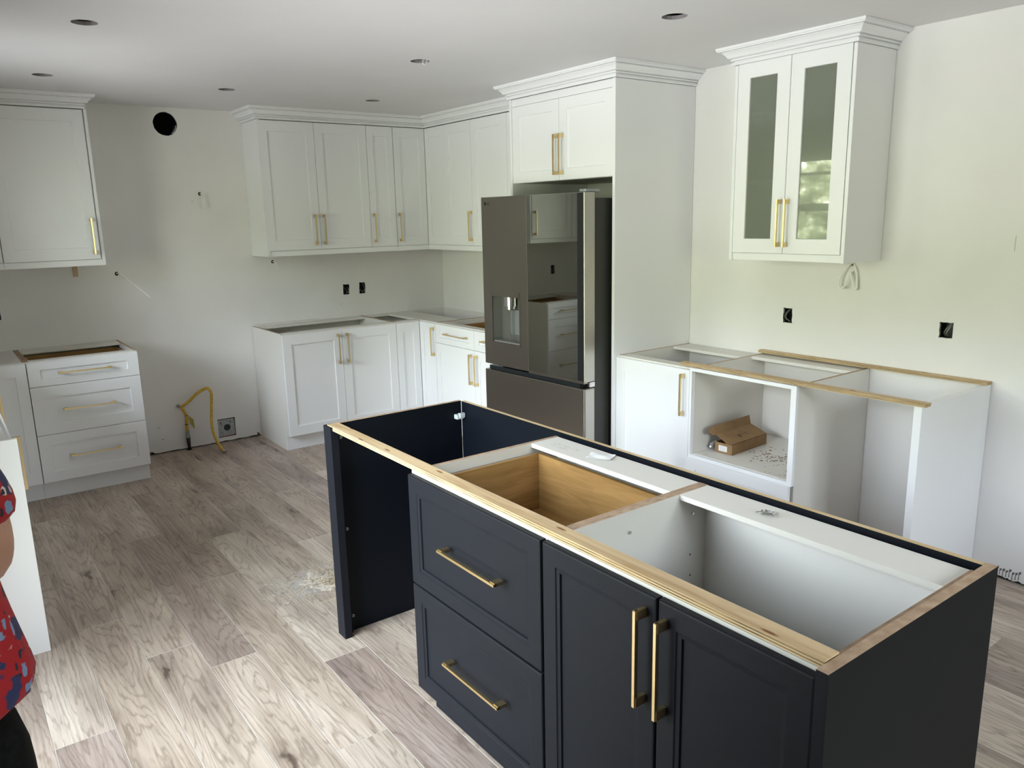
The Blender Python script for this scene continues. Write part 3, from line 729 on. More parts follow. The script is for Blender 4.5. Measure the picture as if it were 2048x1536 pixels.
# ---- right base run
base_cab(0, -2.8545, RZ, .541, [('door', 0, .541, ZD0, ZD1, [(.505, .733, PD, True)])], 'white one-door base cabinet with open top, right of the tall side panel', stretch_d=.15)
mw = empty('microwave_base_cabinet', (0, -3.396, 0), RZ, 'white base cabinet with an open appliance niche above one drawer', 'cabinet')
W = .624; zt2 = .882
carcass(mw, W, .608, .114, zt2, toe=.545)
bx('niche_shelf', whitein, T, W-T, -.608, -.012, .402, .420, mw)
bx('stretcher', whitein, T, W-T, -.135, -.013, zt2-.017, zt2-.001, mw)
bx('stretcher', whitein, T, W-T, -.608, -.535, zt2-.017, zt2-.001, mw)
ff = MB(); ff.box(.0, .014, -.628, -.6085, .40, zt2); ff.box(W-.028, W, -.628, -.6085, .40, zt2); ff.box(.014, W-.028, -.628, -.6085, zt2-.018, zt2); ff.box(.014, W-.028, -.628, -.6085, .400, .418)
ff.build('face_frame', white, mw)
d = shaker('drawer_front', 0, W-.002, ZD0, .402, -.6485, white, mw, .064, .055); pull(d, .31, .265, .292, -.6485, False)
bx('toe_kick', white, 0, W, -.557, -.5455, .001, .113, mw)
p = MB(); p.box(-.626, -.002, -4.581, -4.549, 0, .888); o = p.build('end_panel', white, bevel=.001); tag(o, 'white end panel closing the right base run beside the bare wall', 'panel')
# plywood strips on the right run
def ply_strip(name, x0, x1, y0, y1, z0, z1, label, ragged=.0):
    root = empty(name, ((x0+x1)/2, (y0+y1)/2, z0), 0, label, 'strip')
    n = 5; h = (z1-z0)/n
    for k in range(n):
        i = .0 if k % 2 == 0 else .0012
        b = MB(); xs = x0-(x0+x1)/2+i*1.0; xe = x1-(x0+x1)/2; ya = y0-(y0+y1)/2; yb = y1-(y0+y1)/2
        b.box(xs, xe-i, ya+i, yb-i, k*h+.0001, (k+1)*h, 0)
        b.build('veneer_layer', (ply if k == n-1 else (plylt if k % 2 == 0 else plydark)), root)
    return root
ply_strip('plywood_strip', -.640, -.592, -4.600, -3.336, .8895, .9035, 'long plywood strip along the front top of the open right base run')
ply_strip('plywood_strip', -.045, -.004, -4.583, -3.388, .8895, .9035, 'plywood strip against the wall along the back of the right base run')

# ---------------------------------------------------------------- glass wall cabinet
g0 = 1.456
gc = empty('glass_wall_cabinet', (0, -3.404, g0), RZ, 'white two-door wall cabinet with tall grey-green glass panes above the right base run', 'cabinet')
W = .610
for x0 in (0, W-T): bx('side_panel', whitein, x0, x0+T, -.311, -.004, 0, .924, gc)
bx('finished_panel', white, -.018, -.0004, -.332, -.002, 1.419-g0, 2.377-g0, gc, bevel=.001); bx('finished_panel', white, W+.0004, W+.018, -.332, -.002, 1.419-g0, 2.377-g0, gc, bevel=.001)
bx('top_panel', whitein, T, W-T, -.311, -.004, .908, .924, gc); bx('bottom_panel', whitein, T, W-T, -.311, -.004, 0, T, gc); bx('back_panel', whitein, T, W-T, -.010, -.004, T, .908, gc)
for z in (1.80-g0, 2.13-g0): bx('shelf', whitein, T+.001, W-T-.001, -.306, -.011, z, z+.018, gc)
bx('light_rail', white, 0, W, -.322, -.304, 1.421-g0, -.0005, gc)
for k, (a, c) in enumerate(((0, .301), (.301, .608))):
    d = shaker('door', a, c, 0, 2.380-g0, -.332, white, gc, .071, .071, hole=True)
    bx('glass_pane', frostm, a+.068, c-.068, -.326, -.321, .067, 2.380-g0-.067, d)
    pull(d, .301+(-.020 if k == 0 else .022), 1.6045-g0, .228, -.332)

# ---------------------------------------------------------------- island
ZI = .876
def stile_box(b, *a, **k): b.box(*a, **k)
# far end panel with front post
fp = empty('island_end_panel', (-2.25, -3.238, 0), 0, 'dark navy island end panel with front post at the far left end of the island', 'panel')
bx('panel', navyin, -.29, .305, -.009, .009, 0, .889, fp, faces=('t', raw))
bx('post', navy, -.322, -.2905, -.057, .009, 0, .889, fp, bevel=.001)
bx('cleat', navyin, -.2900, -.272, -.026, -.0095, 0, .874, fp)
for z in (.832, .448, .066):
    b = MB(); b.tube([(-.262, -.0092, z), (-.262, -.0118, z)], .0062, 12, 0); b.tube([(-.262, -.0115, z), (-.262, -.0125, z)], .003, 8, 1)
    b.build('bolt_head', [galv, ink], fp)
# back panel (long), outer face to +x
bp = MB(); bp.box(-.0085, .0085, -2.107/2, 2.107/2, 0, .887, 0, top=1); 
o = bp.build('island_back_panel', [navyin, plylt], None, loc=(-1.9345, -3.2475-2.107/2, 0)); tag(o, 'long dark navy back panel of the island with raw light top edge', 'panel')
b = MB(); b.box(-.018, .018, -.012, .014, -.010, .010); b.box(-.006, .020, -.018, .0, -.004, .016)
o = b.build('corner_bracket', bracket, None, loc=(-1.966, -3.262, .825), bevel=.002); tag(o, 'small clear plastic corner bracket inside the far corner of the island', 'bracket')
# drawer cabinet
XB = -1.957
def isl(y, W, fronts, label):
    return base_cab(XB, y, RZ, W, fronts, label, D=.607, zt=ZI, style='navy', name='island_cabinet', ztoe=.108, stretch_d=.118)
dc = isl(-3.9045, .6845, [('drawer', .004, .6815, .495, .868, [(.374, .690, .294, False)], .62, .842), ('drawer', .004, .6815, .110, .492, [(.375, .316, .290, False)])],
    'dark navy island cabinet of two deep drawers with brass bar pulls')
dd = isl(-4.5900, .7630, [('door', .002, .3895, .110, .868, [(.3580, .721, .2300, True)]), ('door', .3925, .7620, .110, .868, [(.4180, .719, .2270, True)])],
    'dark navy island cabinet with two doors and vertical brass pulls, open on top')
# shelf pins and holes in the open cabinet
b = MB()
for (x, z) in ((-2.031, .805), (-2.290, .816)):
    b.tube([(x-XB, 0, 0), (x-XB, 0, 0)], .001, 3) if False else None
for (x, z) in ((-2.031, .805), (-2.290, .816)):
    # local frame of cabinet: local x = -(world y - y0), local y = world x - XB
    bb = MB(); bb.tube([(T+.0002, x-XB, z), (T+.0055, x-XB, z)], .0045, 10); bb.build('screw_head', chrome, dd)
b = MB()
for (x, z) in ((-2.034, .676), (-2.032, .610)): b.tube([(T+.0001, x-XB, z), (T+.0006, x-XB, z)], .0028, 8)
b.build('pin_hole', ink, dd)
# near end panel
ne = MB(); ne.box(-2.592, -1.926, -5.3785, -5.3545, 0, .889, 0, top=1, faces={'l': 2})
o = ne.build('island_end_panel', [charc, raw, navy], bevel=.0008); tag(o, 'large charcoal island end panel nearest the camera with raw brown top edge', 'panel')
# plywood strip along the front
ply_strip('plywood_strip', -2.5635, -2.517, -5.3535, -3.2475, .8765, .8925, 'very long knotty plywood strip along the front top of the island')
# scraps on the stretcher
b = MB(); n = 5
for i in range(n):
    for j in range(n): pass
def sheet(name, w_, h_, m, loc, rz, amp=.002, n=6, th=.0004):
    b = MB(); P = {}
    for i in range(n+1):
        for j in range(n+1):
            u, v = i/n-.5, j/n-.5
            P[i, j] = (u*w_, v*h_, amp*(1+math.sin(u*7+1)*math.cos(v*5)))
    for i in range(n):
        for j in range(n): b.face([P[i, j], P[i+1, j], P[i+1, j+1], P[i, j+1]])
    o = b.build(name, m, None, loc=loc, rot=(0, 0, rz)); s_ = o.modifiers.new('solid', 'SOLIDIFY'); s_.thickness = th; return o
o = sheet('paper_slip', .060, .085, paper, (-2.014, -4.200, .8768), R(28)); tag(o, 'small white paper slip lying on the stretcher above the island drawer', 'paper')
# pencil writing on the stretcher (illegible scribble)
b = MB(); y = 0
for line, (dx, n) in enumerate(((0, 24), (.022, 18))):
    pts = []
    for k in range(n):
        pts.append((-.006*math.sin(k*1.9+line)*(1+.6*math.sin(k*.7))-dx, -k*.0055, 0))
    b.tube(smooth_path(pts, 3), .00045, 4)
o = b.build('pencil_note', graph, dc, loc=(.075, -.066, ZI-.0006), rot=(0, 0, R(90)))
# screws heap
random.seed(3)
sb = MB(); sb.tube([(-.014, 0, 0), (.013, 0, 0), (.0165, 0, 0)], [.0011, .0011, .0003], 6); sb.tube([(-.017, 0, 0), (-.014, 0, 0)], [.0032, .0012], 8)
proto = None
for k in range(14):
    if proto is None: o = sb.build('screw', mat('zinc screw', (.35,.37,.38), .35, 1), smooth=False); proto = o
    else: o = proto.copy(); COL.objects.link(o)
    o.location = (-2.030+random.gauss(0, .005), -4.856+random.gauss(0, .011), .8790+k*.0006); o.rotation_euler = (0, random.uniform(-.1, .1), random.uniform(0, 6.28)); o.scale = (.8, .8, .8)
    tag(o, 'zinc screw in the small heap on the stretcher of the open island cabinet', 'screw', 'screws heaped on the island stretcher')

# ---------------------------------------------------------------- wall services
def wires(parent, spec, m, r=.0013):
    b = MB()
    for pts in spec: b.tube(smooth_path(pts, 5), r, 6)
    return b.build('wire', m, parent, smooth=True)
def outlet(loc, rz, w_, h, label, spec):
    o = empty('outlet_box', loc, rz, label, 'outlet box')
    b = MB(); d = .055
    x0, x1, z0, z1 = -w_/2, w_/2, -h/2, h/2
    c = [(x0, z0), (x1, z0), (x1, z1), (x0, z1)]
    for i in range(4):
        j = (i+1) % 4; b.face([(c[i][0], .002, c[i][1]), (c[j][0], .002, c[j][1]), (c[j][0], d, c[j][1]), (c[i][0], d, c[i][1])])
    b.face([(p[0], d, p[1]) for p in c])
    k = b.build('box_shell', black, o)
    wires(o, spec, wiredk); return o
A = [[(-.018, .03, .03), (-.012, .004, .01), (.004, -.004, -.018), (.014, .01, -.03)], [(.012, .04, .03), (.018, .0, .0), (.016, -.006, -.02), (.0, .02, -.034)]]
B = [[(-.004, .03, .036), (-.012, .0, .012), (-.014, -.004, -.012), (.0, .02, -.034)], [(.004, .03, .036), (-.004, .0, .012), (-.006, -.004, -.012), (.006, .02, -.034)]]
C_ = [[(-.016, .03, -.03), (-.006, -.002, -.01), (.006, -.004, .012), (.012, .02, .032)], [(-.002, .03, -.034), (.006, -.002, -.012), (.016, -.004, .008), (.020, .02, .028)], [(-.012, .03, -.034), (.0, .0, -.012), (.012, -.002, .010), (.016, .02, .034)]]
outlet((-.9475, .0, 1.104), 0, .056, .088, 'left of the two black outlet boxes under the corner wall cabinets', A)
outlet((-.8015, .0, 1.106), 0, .056, .096, 'right of the two black outlet boxes under the corner wall cabinets', [[(.010, .03, .036), (.016, 0, .01), (.018, -.004, -.012), (.004, .01, -.03)], [(-.016, .03, -.01), (-.012, 0, -.02), (.0, -.004, -.03), (.02, .01, -.028)]])
outlet((-3.401, .0, 1.123), 0, .060, .094, 'black outlet box at the left picture edge below the wall cabinet', A)
outlet((.0, -3.535, 1.106), RZ, .056, .084, 'smaller black outlet box below the glass-door cabinet', B)
outlet((.0, -4.365, 1.110), RZ, .062, .076, 'black outlet box at the far right of the bare wall', C_)
def cable(label, loc, rz, pts, r=.003, m=wirem):
    o = empty('cable_end', loc, rz, label, 'cable')
    b = MB(); b.tube(smooth_path(pts, 6), r*1.35, 8); b.build('cable', m, o, smooth=True)
    b = MB(); b.face([(x, .012, z) for x, z in circ(0, 0, .016, 12)]); b.build('hole_backing', ink, o); return o
cable('short looped white cable hanging from the bare wall below the vent hole', (-2.046, 0, 1.876), 0, [(.002, .01, .0), (.008, -.02, .002), (.003, -.035, -.03), (.004, -.03, -.075), (.010, -.034, -.105), (.014, -.028, -.075), (.013, -.03, -.03), (.006, .0, .0)], .0022)
cable('long thin white cable sticking out of the wall left of the gas hose', (-2.660, 0, 1.335), 0, [(.0, .01, .0), (.012, -.03, .0), (.055, -.09, -.045), (.12, -.16, -.12), (.155, -.20, -.165)], .0032)
cable('short white cable stub under the left end of the two-door wall cabinet', (-1.549, 0, 1.361), 0, [(.0, .01, 0), (.006, -.03, .002), (.014, -.04, -.02), (.018, -.035, -.045), (.014, -.03, -.050)], .0028)
cable('white looped cable hanging below the glass-door cabinet', (0, -3.890, 1.397), RZ, [(.0, .01, 0), (-.006, -.02, -.002), (-.040, -.035, -.055), (-.050, -.035, -.105), (-.032, -.035, -.122), (-.012, -.035, -.10), (.0, -.03, -.045), (.008, -.03, -.045), (.020, -.03, -.09), (.030, -.025, -.125), (.038, -.02, -.11), (.030, -.015, -.04), (.006, .0, .0)], .0036)
# vent duct
vd = empty('vent_duct', (-2.232, 0, 2.352), 0, 'round black range-hood duct opening high on the back wall', 'duct')
b = MB(); n = 36; r = .078
for i in range(n):
    a, c = 2*math.pi*i/n, 2*math.pi*(i+1)/n
    b.face([(r*math.cos(a), .012, r*math.sin(a)), (r*math.cos(c), .012, r*math.sin(c)), (r*math.cos(c), .115, r*math.sin(c)), (r*math.cos(a), .115, r*math.sin(a))], 0)
b.face([(r*math.cos(2*math.pi*i/n), .115, r*math.sin(2*math.pi*i/n)) for i in range(n)], 1)
b.build('duct_sleeve', [mat('dark duct metal', (.012,.014,.03), .35, .6), voidm], vd)
b = MB()
for i in range(8):
    a = -.9+i*.11; q = .0775; b.box(q*math.cos(a)-.006, q*math.cos(a)+.0, .014, .05+.01*(i % 3), q*math.sin(a)-.004, q*math.sin(a)+.004)
b.build('foil_lining', mat('crumpled foil', (.35,.36,.42), .4, .8), vd)
b = MB(); b.box(-.036, .0, -.012, -.0005, -.0, .06)
o = bx('wood_shim', tape, -2.926, -2.898, -.010, -.0005, 1.330, 1.4125); tag(o, 'thin bare wood shim on the wall under the upper left cabinet', 'shim')

# gas line
gs = empty('gas_line', (-2.319, -.035, 0), 0, 'yellow flexible gas hose bent up from a floor pipe against the bare wall', 'gas hose')
def G(x, y, z): return (x+2.319, y+.035, z)
b = MB(); b.tube([G(-2.319, -.035, 0), G(-2.321, -.035, .035), G(-2.322, -.035, .095)], [.010, .013, .016], 10); b.tube([G(-2.322, -.035, .001), G(-2.322, -.035, .004)], [.022, .020], 12)
b.build('floor_pipe', darkpipe, gs, smooth=True)
b = MB(); b.tube([G(-2.322, -.035, .094), G(-2.322, -.035, .104), G(-2.322, -.035, .106), G(-2.322, -.035, .150)], [.017, .017, .014, .014], 6); b.build('fitting', galv, gs)
hp = [(-2.322,-.036,.148), (-2.321,-.036,.20), (-2.318,-.037,.262), (-2.334,-.040,.308), (-2.345,-.043,.338), (-2.325,-.046,.350), (-2.291,-.05,.373), (-2.231,-.06,.424), (-2.175,-.075,.456), (-2.148,-.085,.450), (-2.137,-.095,.406), (-2.150,-.105,.30), (-2.165,-.125,.206), (-2.168,-.165,.123), (-2.160,-.23,.058), (-2.146,-.295,.014)]
b = MB(); b.tube(smooth_path([G(*p_) for p_ in hp], 6), .0105, 12); b.build('hose', yellow, gs, smooth=True)
b = MB(); b.tube([G(-2.148, -.288, .017), G(-2.140, -.316, .010)], [.0115, .0115], 6); b.build('hose_fitting', steelb, gs)
for z, x in ((.195, -2.3215), (.262, -2.318)):
    b = MB(); b.tube([G(x, -.036, z), G(x, -.036, z+.006)], .0122, 10); b.build('cable_tie', ink, gs)
b = MB(); b.face([G(-2.312, -.050, .262), G(-2.296, -.052, .255), G(-2.274, -.056, .230), G(-2.272, -.056, .155), G(-2.300, -.052, .200)]); o = b.build('tag', tagm, gs); o.modifiers.new('s', 'SOLIDIFY').thickness = .001
b = MB(); b.tube([(0, -.0005, 0), (0, -.018, 0)], .012, 14); b.tube([(0, -.018, 0), (0, -.022, 0)], [.012, .008], 14)
o = b.build('wall_bumper', galv, None, loc=(-2.360, 0, .341)); tag(o, 'round grey clip on the wall holding the kink of the gas hose', 'clip')
# range outlet plate
pl = empty('range_receptacle_box', (-2.022, 0, .111), 0, 'square grey metal receptacle plate near the floor right of the gas hose', 'outlet box')
b = slab('cover_plate', [(-.060, -.066), (.058, -.064), (.062, -.056), (.0605, .058), (.056, .066), (-.060, .066), (-.066, .060), (-.065, -.058)], [circ(.004, .0, .026, 24), rect(-.045, -.038, .036, .050), rect(-.046, -.036, .028, .034), rect(.028, .034, .036, .050), rect(.046, .054, .030, .034), rect(-.044, -.037, -.036, -.030)],
      lambda u, v, t: (u, .004+t, v), .003, galv); b.parent = pl
bk = MB(); bk.tube([(.004, .0065, 0), (.004, .012, 0)], .026, 24)
bk.build('socket', black, pl); bx('red_insert', redm, -.050, .052, .0075, .012, -.0715, -.060, pl); bx('box_interior', voidm, -.063, .063, .0125, .05, -.070, .070, pl)

# ---------------------------------------------------------------- cardboard box in the niche
cbx = empty('cardboard_box', (-.375, -3.395-.200, .4205), R(0), 'small open brown cardboard box lying in the appliance niche', 'box')
# corners on the shelf (world): near corner c, left l, right r
c = Vector((-.497, -3.579)); l = Vector((-.500, -3.474)); rr = Vector((-.178, -3.563)); h = .056
ex = (rr-c).normalized(); ey = Vector((-ex.y, ex.x)); Lb, Wb = (rr-c).length, .106
cbx.location = (c.x, c.y, .4205); cbx.rotation_euler = (0, 0, math.atan2(ex.y, ex.x))
t = .003
b = MB(); b.box(0, Lb, 0, t, 0, h); b.box(0, Lb, Wb-t, Wb, 0, h); b.box(0, t, t, Wb-t, 0, h); b.box(Lb-t, Lb, t, Wb-t, 0, h); b.box(t, Lb-t, t, Wb-t, 0, t)
b.build('tray', cardm, cbx)
lid = MB(); LT = R(20)
def LP(x, y, z=0): return (x, .002+y*math.cos(LT)-z*math.sin(LT), h+.001+y*math.sin(LT)+z*math.cos(LT))
for zz in (0,):
    q = [(0-.018, .012), (-.012, .04), (0, .106), (Lb, .106), (Lb, 0), (.002, 0)]
    lid.face([LP(x, y, .0025) for x, y in q]); lid.face([LP(x, y, 0) for x, y in q][::-1])
    for i in range(len(q)):
        j = (i+1) % len(q); lid.face([LP(*q[i], 0), LP(*q[j], 0), LP(*q[j], .0025), LP(*q[i], .0025)], 1)
lo = lid.build('lid', [cardm, cardin], cbx)
fl = MB(); FT = R(74); y0, z0_ = LP(0, .106)[1], LP(0, .106)[2]
def FP(x, s_, z=0): return (x, y0+s_*math.cos(FT)-z*math.sin(FT), z0_+s_*math.sin(FT)+z*math.cos(FT))
q = [(-.030, .004), (-.052, .020), (-.045, .040), (.0, .050), (Lb, .050), (Lb-.004, 0), (.0, 0)]
fl.face([FP(x, y, .0025) for x, y in q]); fl.face([FP(x, y, 0) for x, y in q][::-1])
for i in range(len(q)):
    j = (i+1) % len(q); fl.face([FP(*q[i], 0), FP(*q[j], 0), FP(*q[j], .0025), FP(*q[i], .0025)], 1)
fl.build('flap', [cardm, cardin], cbx)
text_mesh('logo', 'R', .036, ink, lo, LP(.120, .034, .003), (LT, 0, 0))
tl = MB()
for (a, c2, yy, w_) in ((.152, .166, .050, .006), (.170, .205, .050, .0045), (.175, .212, .038, .004)):
    tl.face([LP(a, yy, .0031), LP(c2, yy, .0031), LP(c2, yy+w_, .0031), LP(a, yy+w_, .0031)])
tl.build('print_line', inkb, lo)
b = MB(); b.face([(-.0006, .030, .012), (-.0006, .082, .012), (-.0006, .082, .042), (-.0006, .030, .042)]); b.build('address_label', paper, cbx)
b = MB()
for k in range(4): b.face([(-.0010, .036, .018+k*.006), (-.0010, .076, .018+k*.006), (-.0010, .076, .0195+k*.006), (-.0010, .036, .0195+k*.006)])
b.build('label_print', graph, cbx)
# plastic bag beside it
def blob(name, rx, ry, rz, m, loc, seed, amp=.25, parent=None, zmin=None):
    rnd = random.Random(seed); bm = bmesh.new(); bmesh.ops.create_icosphere(bm, subdivisions=3, radius=1)
    for v in bm.verts:
        n = 1+amp*(math.sin(v.co.x*5+seed)*math.cos(v.co.y*6+seed*2)+.5*math.sin(v.co.z*11+v.co.x*9))*.6+rnd.uniform(-amp, amp)*.15
        v.co = Vector((v.co.x*rx*n, v.co.y*ry*n, max(-.98, v.co.z)*rz*n))
    lowest = min(v.co.z for v in bm.verts)
    for v in bm.verts: v.co.z -= lowest
    me = bpy.data.meshes.new(name); bm.to_mesh(me); bm.free(); me.materials.append(m)
    o = bpy.data.objects.new(name, me); COL.objects.link(o); o.location = loc
    for p_ in me.polygons: p_.use_smooth = False
    if parent: o.parent = parent
    return o
o = blob('plastic_bag', .036, .016, .020, silver, (-.462, -3.441, .4208), 4, .3); tag(o, 'crumpled clear plastic bag beside the cardboard box', 'bag')

# chips (stuff): wood crumbs in the niche
def chips(name, m, n, fn, label, cat, size=(.003, .007)):
    b = MB(); rnd = random.Random(11)
    for k in range(n):
        x, y, z = fn(rnd); a = rnd.uniform(0, 6.28); l_ = rnd.uniform(*size); w_ = l_*rnd.uniform(.3, .6); h_ = rnd.uniform(.0008, .002)
        Mx = Matrix.Translation((x, y, z)) @ Matrix.Rotation(a, 4, 'Z') @ Matrix.Rotation(rnd.uniform(-.25, .25), 4, 'X')
        b.box(-l_, l_, -w_, w_, .0003, h_, M=Mx)
    o = b.build(name, m); tag(o, label, cat, kind='stuff'); return o
def niche_pt(r_):
    while True:
        if r_.random() < .75: x, y = r_.gauss(-.36, .045), r_.gauss(-3.745, .095)
        else: x, y = r_.uniform(-.59, -.2), r_.uniform(-3.98, -3.44)
        if -.6 < x < -.1 and -4.0 < y < -3.42:
            d = Vector((x, y))-c; u, v_ = d.dot(ex), d.dot(ey)
            if not (-.03 < u < Lb+.01 and -.008 < v_ < Wb+.02) and not (abs(x+.455) < .05 and abs(y+3.441) < .035): return x, y, .4205
chips('wood_crumbs', chipd, 130, niche_pt, 'brown wood crumbs scattered on the niche floor beside the cardboard box', 'debris', (.002, .006))
# sawdust heap on the floor at the island corner
def dust():
    from mathutils import noise
    bm = bmesh.new(); n = 70; P = {}
    for i in range(n):
        for j in range(n):
            u, v_ = (i/(n-1)-.5)*.34, (j/(n-1)-.5)*.32
            q = noise.fractal(Vector((u*14, v_*14, 3)), 1, 2, 4)
            r_ = math.hypot((u-.05)/.13, v_/.12)
            hgt = max(0, 1-r_+.45*q)*.012
            if hgt > .0006: hgt += noise.noise(Vector((u*160, v_*160, 1)))*.0022
            P[i, j] = bm.verts.new((u, v_, hgt-.0006))
    for i in range(n-1):
        for j in range(n-1):
            q = [P[i, j], P[i+1, j], P[i+1, j+1], P[i, j+1]]
            if max(v_.co.z for v_ in q) > 0: bm.faces.new(q)
    for v_ in [v_ for v_ in bm.verts if not v_.link_faces]: bm.verts.remove(v_)
    me = bpy.data.meshes.new('sawdust_pile'); bm.to_mesh(me); bm.free(); me.materials.append(dustm)
    for p_ in me.polygons: p_.use_smooth = True
    o = bpy.data.objects.new('sawdust_pile', me); COL.objects.link(o); o.location = (-2.455, -2.72, .0012)
    tag(o, 'pale sawdust heap on the floor beside the navy post of the island', 'sawdust', kind='stuff')
    # thin film of dust around it
    m = mat('dust film', (.80,.78,.75), .95); b = m.node_tree.nodes['Principled BSDF']
    t_ = nd(m, 'ShaderNodeTexCoord'); mp = nd(m, 'ShaderNodeMapping'); mp.inputs['Scale'].default_value = (1/.30, 1/.26, 1); lk(m, t_.outputs['Object'], mp.inputs[0])
    ln = nd(m, 'ShaderNodeVectorMath', operation='LENGTH'); lk(m, mp.outputs[0], ln.inputs[0])
    nz = nd(m, 'ShaderNodeTexNoise'); nz.inputs['Scale'].default_value = 9; nz.inputs['Detail'].default_value = 8; nz.inputs['Roughness'].default_value = .7; nz.inputs['Distortion'].default_value = 1.5; lk(m, t_.outputs['Object'], nz.inputs['Vector'])
    su = nd(m, 'ShaderNodeMath', operation='MULTIPLY_ADD'); lk(m, ln.outputs['Value'], su.inputs[0]); su.inputs[1].default_value = -.55; lk(m, nz.outputs['Fac'], su.inputs[2])
    mr_ = nd(m, 'ShaderNodeMapRange'); lk(m, su.outputs[0], mr_.inputs[0]); mr_.inputs[1].default_value = .05; mr_.inputs[2].default_value = .50; mr_.inputs[4].default_value = .6; lk(m, mr_.outputs[0], b.inputs['Alpha'])
    f = MB(); f.face([(-.30, -.26, 0), (.24, -.26, 0), (.24, .26, 0), (-.30, .26, 0)])
    o = f.build('dust_film', m, None, loc=(-2.45, -2.71, .0008)); tag(o, 'thin film of white dust on the planks around the sawdust heap', 'sawdust', kind='stuff')
dust()
def fl_pt(r_):
    if r_.random() < .55: return r_.gauss(-2.40, .045), r_.gauss(-2.74, .055), r_.uniform(.006, .013)
    return r_.gauss(-2.45, .09), r_.gauss(-2.72, .12), .0005
chips('wood_chips', chipm, 900, fl_pt, 'coarse wood chips on top of the sawdust heap', 'sawdust', (.0015, .005))
def streak_pt(r_):
    t_ = r_.random(); k = r_.choice((0, 1, 2)); a = (R(150), R(185), R(215))[k]
    return -2.46+math.cos(a)*.25*t_+r_.gauss(0, .006), -2.72+math.sin(a)*.25*t_+r_.gauss(0, .006), .0003
chips('sawdust_trail', dustm, 1500, streak_pt, 'thin fans of fine sawdust spreading left of the heap', 'sawdust', (.0006, .0018))

# ---------------------------------------------------------------- person at the left edge
def skinmesh(name, verts, edges, radii, m, parent=None, loc=(0, 0, 0), sub=2, root=0):
    me = bpy.data.meshes.new(name); me.from_pydata(verts, edges, []); me.materials.append(m)
    o = bpy.data.objects.new(name, me); COL.objects.link(o); o.location = loc
    if parent: o.parent = parent
    sk = o.modifiers.new('skin', 'SKIN'); sk.use_smooth_shade = True
    for i, r_ in enumerate(radii):
        d_ = me.skin_vertices[0].data[i]; d_.radius = (r_, r_) if not isinstance(r_, tuple) else r_
        d_.use_root = (i == root)
    ss = o.modifiers.new('sub', 'SUBSURF'); ss.levels = sub; ss.render_levels = sub
    return o
PX, PY = -3.854, -4.60
# local frame: facing +y (towards the back wall), right arm at +x
bv = [(0,0,.86),(0,0,.98),(0,-.005,1.10),(0,0,1.22),(0,.0,1.33),(0,-.01,1.385),(0,.005,1.45),
      (.120,-.01,1.335),(.138,-.03,1.25),(.145,-.05,1.165),(.09,.10,1.10),(.04,.18,1.09),
      (-.155,-.01,1.335),(-.185,-.02,1.22),(-.190,-.03,1.08),(-.16,.12,1.02),(-.08,.20,1.04),
      (.085,0,.80),(.09,.01,.46),(.09,-.02,.085),(.09,.09,.035),
      (-.085,0,.80),(-.09,.01,.46),(-.09,-.02,.085),(-.09,.09,.035)]
be = [(0,1),(1,2),(2,3),(3,4),(4,5),(5,6),(4,7),(7,8),(8,9),(9,10),(10,11),(4,12),(12,13),(13,14),(14,15),(15,16),(0,17),(17,18),(18,19),(19,20),(0,21),(21,22),(22,23),(23,24)]
br = [.07,.10,.095,.10,.085,.055,.05,.05,.046,.042,.034,.026,.06,.046,.040,.034,.026,.070,.052,.042,.032,.070,.052,.042,.032]
person = skinmesh('person', bv, be, br, skin, None, (PX, PY, 0))
tag(person, 'person in a red floral blouse and black trousers seen from behind at the left edge', 'person')
# blouse
sv = [(0,0,.90),(0,0,.97),(0,-.005,1.10),(0,0,1.22),(0,0,1.33),(.10,-.01,1.335),(.132,-.025,1.26),(.140,-.03,1.205),(-.13,-.01,1.335),(-.178,-.02,1.25),(-.184,-.024,1.205)]
se = [(0,1),(1,2),(2,3),(3,4),(4,5),(5,6),(6,7),(4,8),(8,9),(9,10)]
srd = [(.212,.16),(.200,.155),(.168,.13),(.155,.125),(.118,.10),.078,.066,.068,.078,.066,.068]
skinmesh('blouse', sv, se, srd, floralm, person)
tv = [(0,0,.96),(0,0,.84),(.085,0,.76),(.09,.01,.46),(.09,-.015,.07),(-.085,0,.76),(-.09,.01,.46),(-.09,-.015,.07)]
te = [(0,1),(1,2),(2,3),(3,4),(1,5),(5,6),(6,7)]
skinmesh('trousers', tv, te, [(.150,.125),(.158,.125),.095,.070,.056,.094,.070,.056], pants, person)
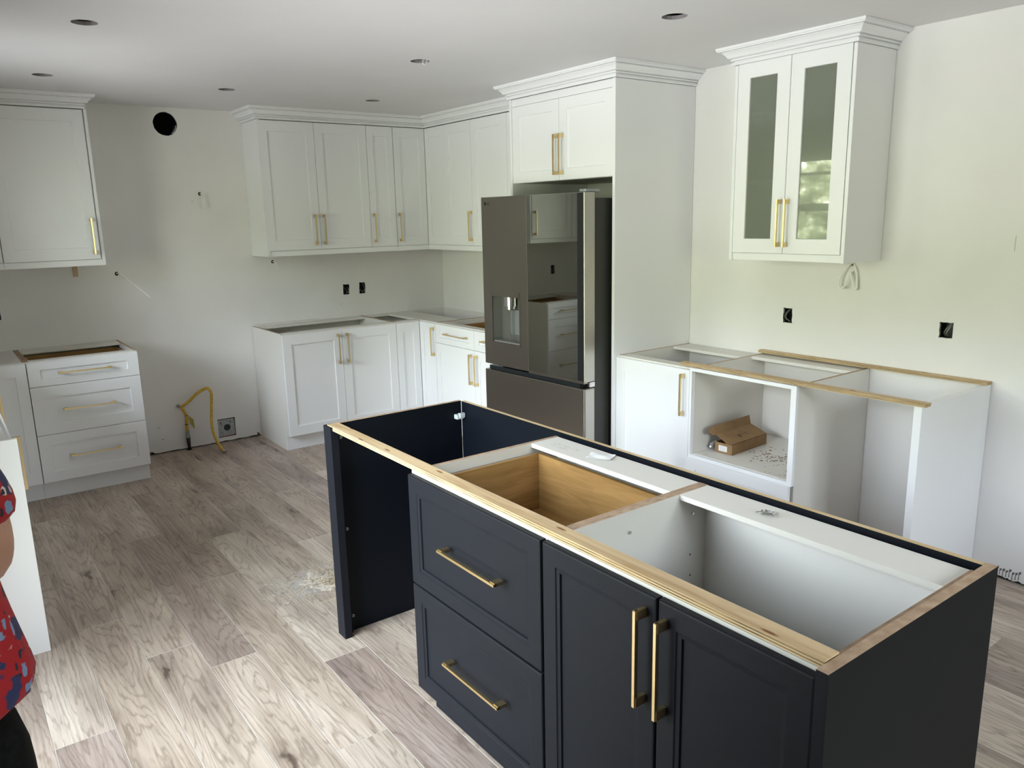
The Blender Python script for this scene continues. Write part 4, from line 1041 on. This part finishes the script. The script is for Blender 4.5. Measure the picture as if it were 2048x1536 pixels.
# head, hair
def head():
    bm = bmesh.new(); bmesh.ops.create_icosphere(bm, subdivisions=4, radius=1)
    for v_ in bm.verts:
        x, y, z = v_.co; k = 1-.22*max(0, -z)
        nx, ny = x*.072*k, y*.092*(1-.10*max(0, -z)); nz = z*.112
        if y > .6 and abs(x) < .25 and -.35 < z < .25: ny += .022*(1-abs(x)/.25)*(1-abs(z+.1)/.4)      # nose
        if y > .7 and abs(abs(x)-.38) < .16 and 0 < z < .25: ny -= .008                                 # eye sockets
        if y > .7 and abs(x) < .3 and -.60 < z < -.45: ny += .004                                       # lips
        v_.co = (nx, ny, nz)
    me = bpy.data.meshes.new('head'); bm.to_mesh(me); bm.free(); me.materials.append(skin)
    for p_ in me.polygons: p_.use_smooth = True
    o = bpy.data.objects.new('head', me); COL.objects.link(o); o.parent = person; o.location = (0, .02, 1.545)
    for s_ in (-1, 1):
        e_o = MB(); e_o.tube([(s_*.070, -.004, .0), (s_*.080, -.010, .0)], [.022, .026], 10); e_o.build('ear', skin, o, smooth=True)
    e_o = MB(); 
    for s_ in (-1, 1): e_o.tube([(s_*.027, .078, .014), (s_*.027, .086, .014)], [.011, .007], 10)
    e_o.build('eye', black, o)
    return o
hd = head()
def hair():
    bm = bmesh.new(); bmesh.ops.create_icosphere(bm, subdivisions=4, radius=1)
    for v_ in bm.verts:
        x, y, z = v_.co
        v_.co = (x*.084, y*.100-.014, z*(.125 if z > 0 else .17)+.004)
    bmesh.ops.delete(bm, geom=[v_ for v_ in bm.verts if v_.co.y > .045 and v_.co.z < .07], context='VERTS')
    me = bpy.data.meshes.new('hair'); bm.to_mesh(me); bm.free(); me.materials.append(hairm)
    for p_ in me.polygons: p_.use_smooth = True
    o = bpy.data.objects.new('hair', me); COL.objects.link(o); o.parent = person; o.location = (0, .02, 1.545)
    s_ = o.modifiers.new('s', 'SOLIDIFY'); s_.thickness = .012; return o
hair()
# hands: five fingers each
def hand(sx):
    base = Vector((.04*sx, .18, 1.09)) if sx > 0 else Vector((-.08, .20, 1.04))
    d = Vector((-.5*sx, .75, -.1)).normalized(); side = Vector((.75*sx, .5, 0)).normalized(); dn = Vector((0, 0, -1))
    V = [base]; Ed = []; Rr = [.024]
    V.append(base+d*.05); Ed.append((0, 1)); Rr.append(.026)
    for k, ln in enumerate((.062, .072, .068, .052)):
        o_ = side*(.030-.020*k); i = len(V)
        V += [base+d*.075+o_, base+d*(.075+ln*.5)+o_+dn*.006, base+d*(.075+ln*.85)+o_+dn*.030]; Rr += [.0095, .0085, .007]
        Ed += [(1, i), (i, i+1), (i+1, i+2)]
    i = len(V); V += [base+d*.02+side*.035, base+d*.055+side*.055+dn*.012]; Rr += [.011, .009]; Ed += [(0, i), (i, i+1)]
    return skinmesh('hand', [tuple(v_) for v_ in V], Ed, Rr, skin, person, sub=1)
hand(1); hand(-1)
for s_ in (-1, 1):
    b = MB(); b.box(s_*.09-.045, s_*.09+.045, -.075, .165, .0, .03); b.box(s_*.09-.040, s_*.09+.040, -.07, .10, .03, .085)
    b.build('shoe', shoem, person, bevel=.018, seg=3)
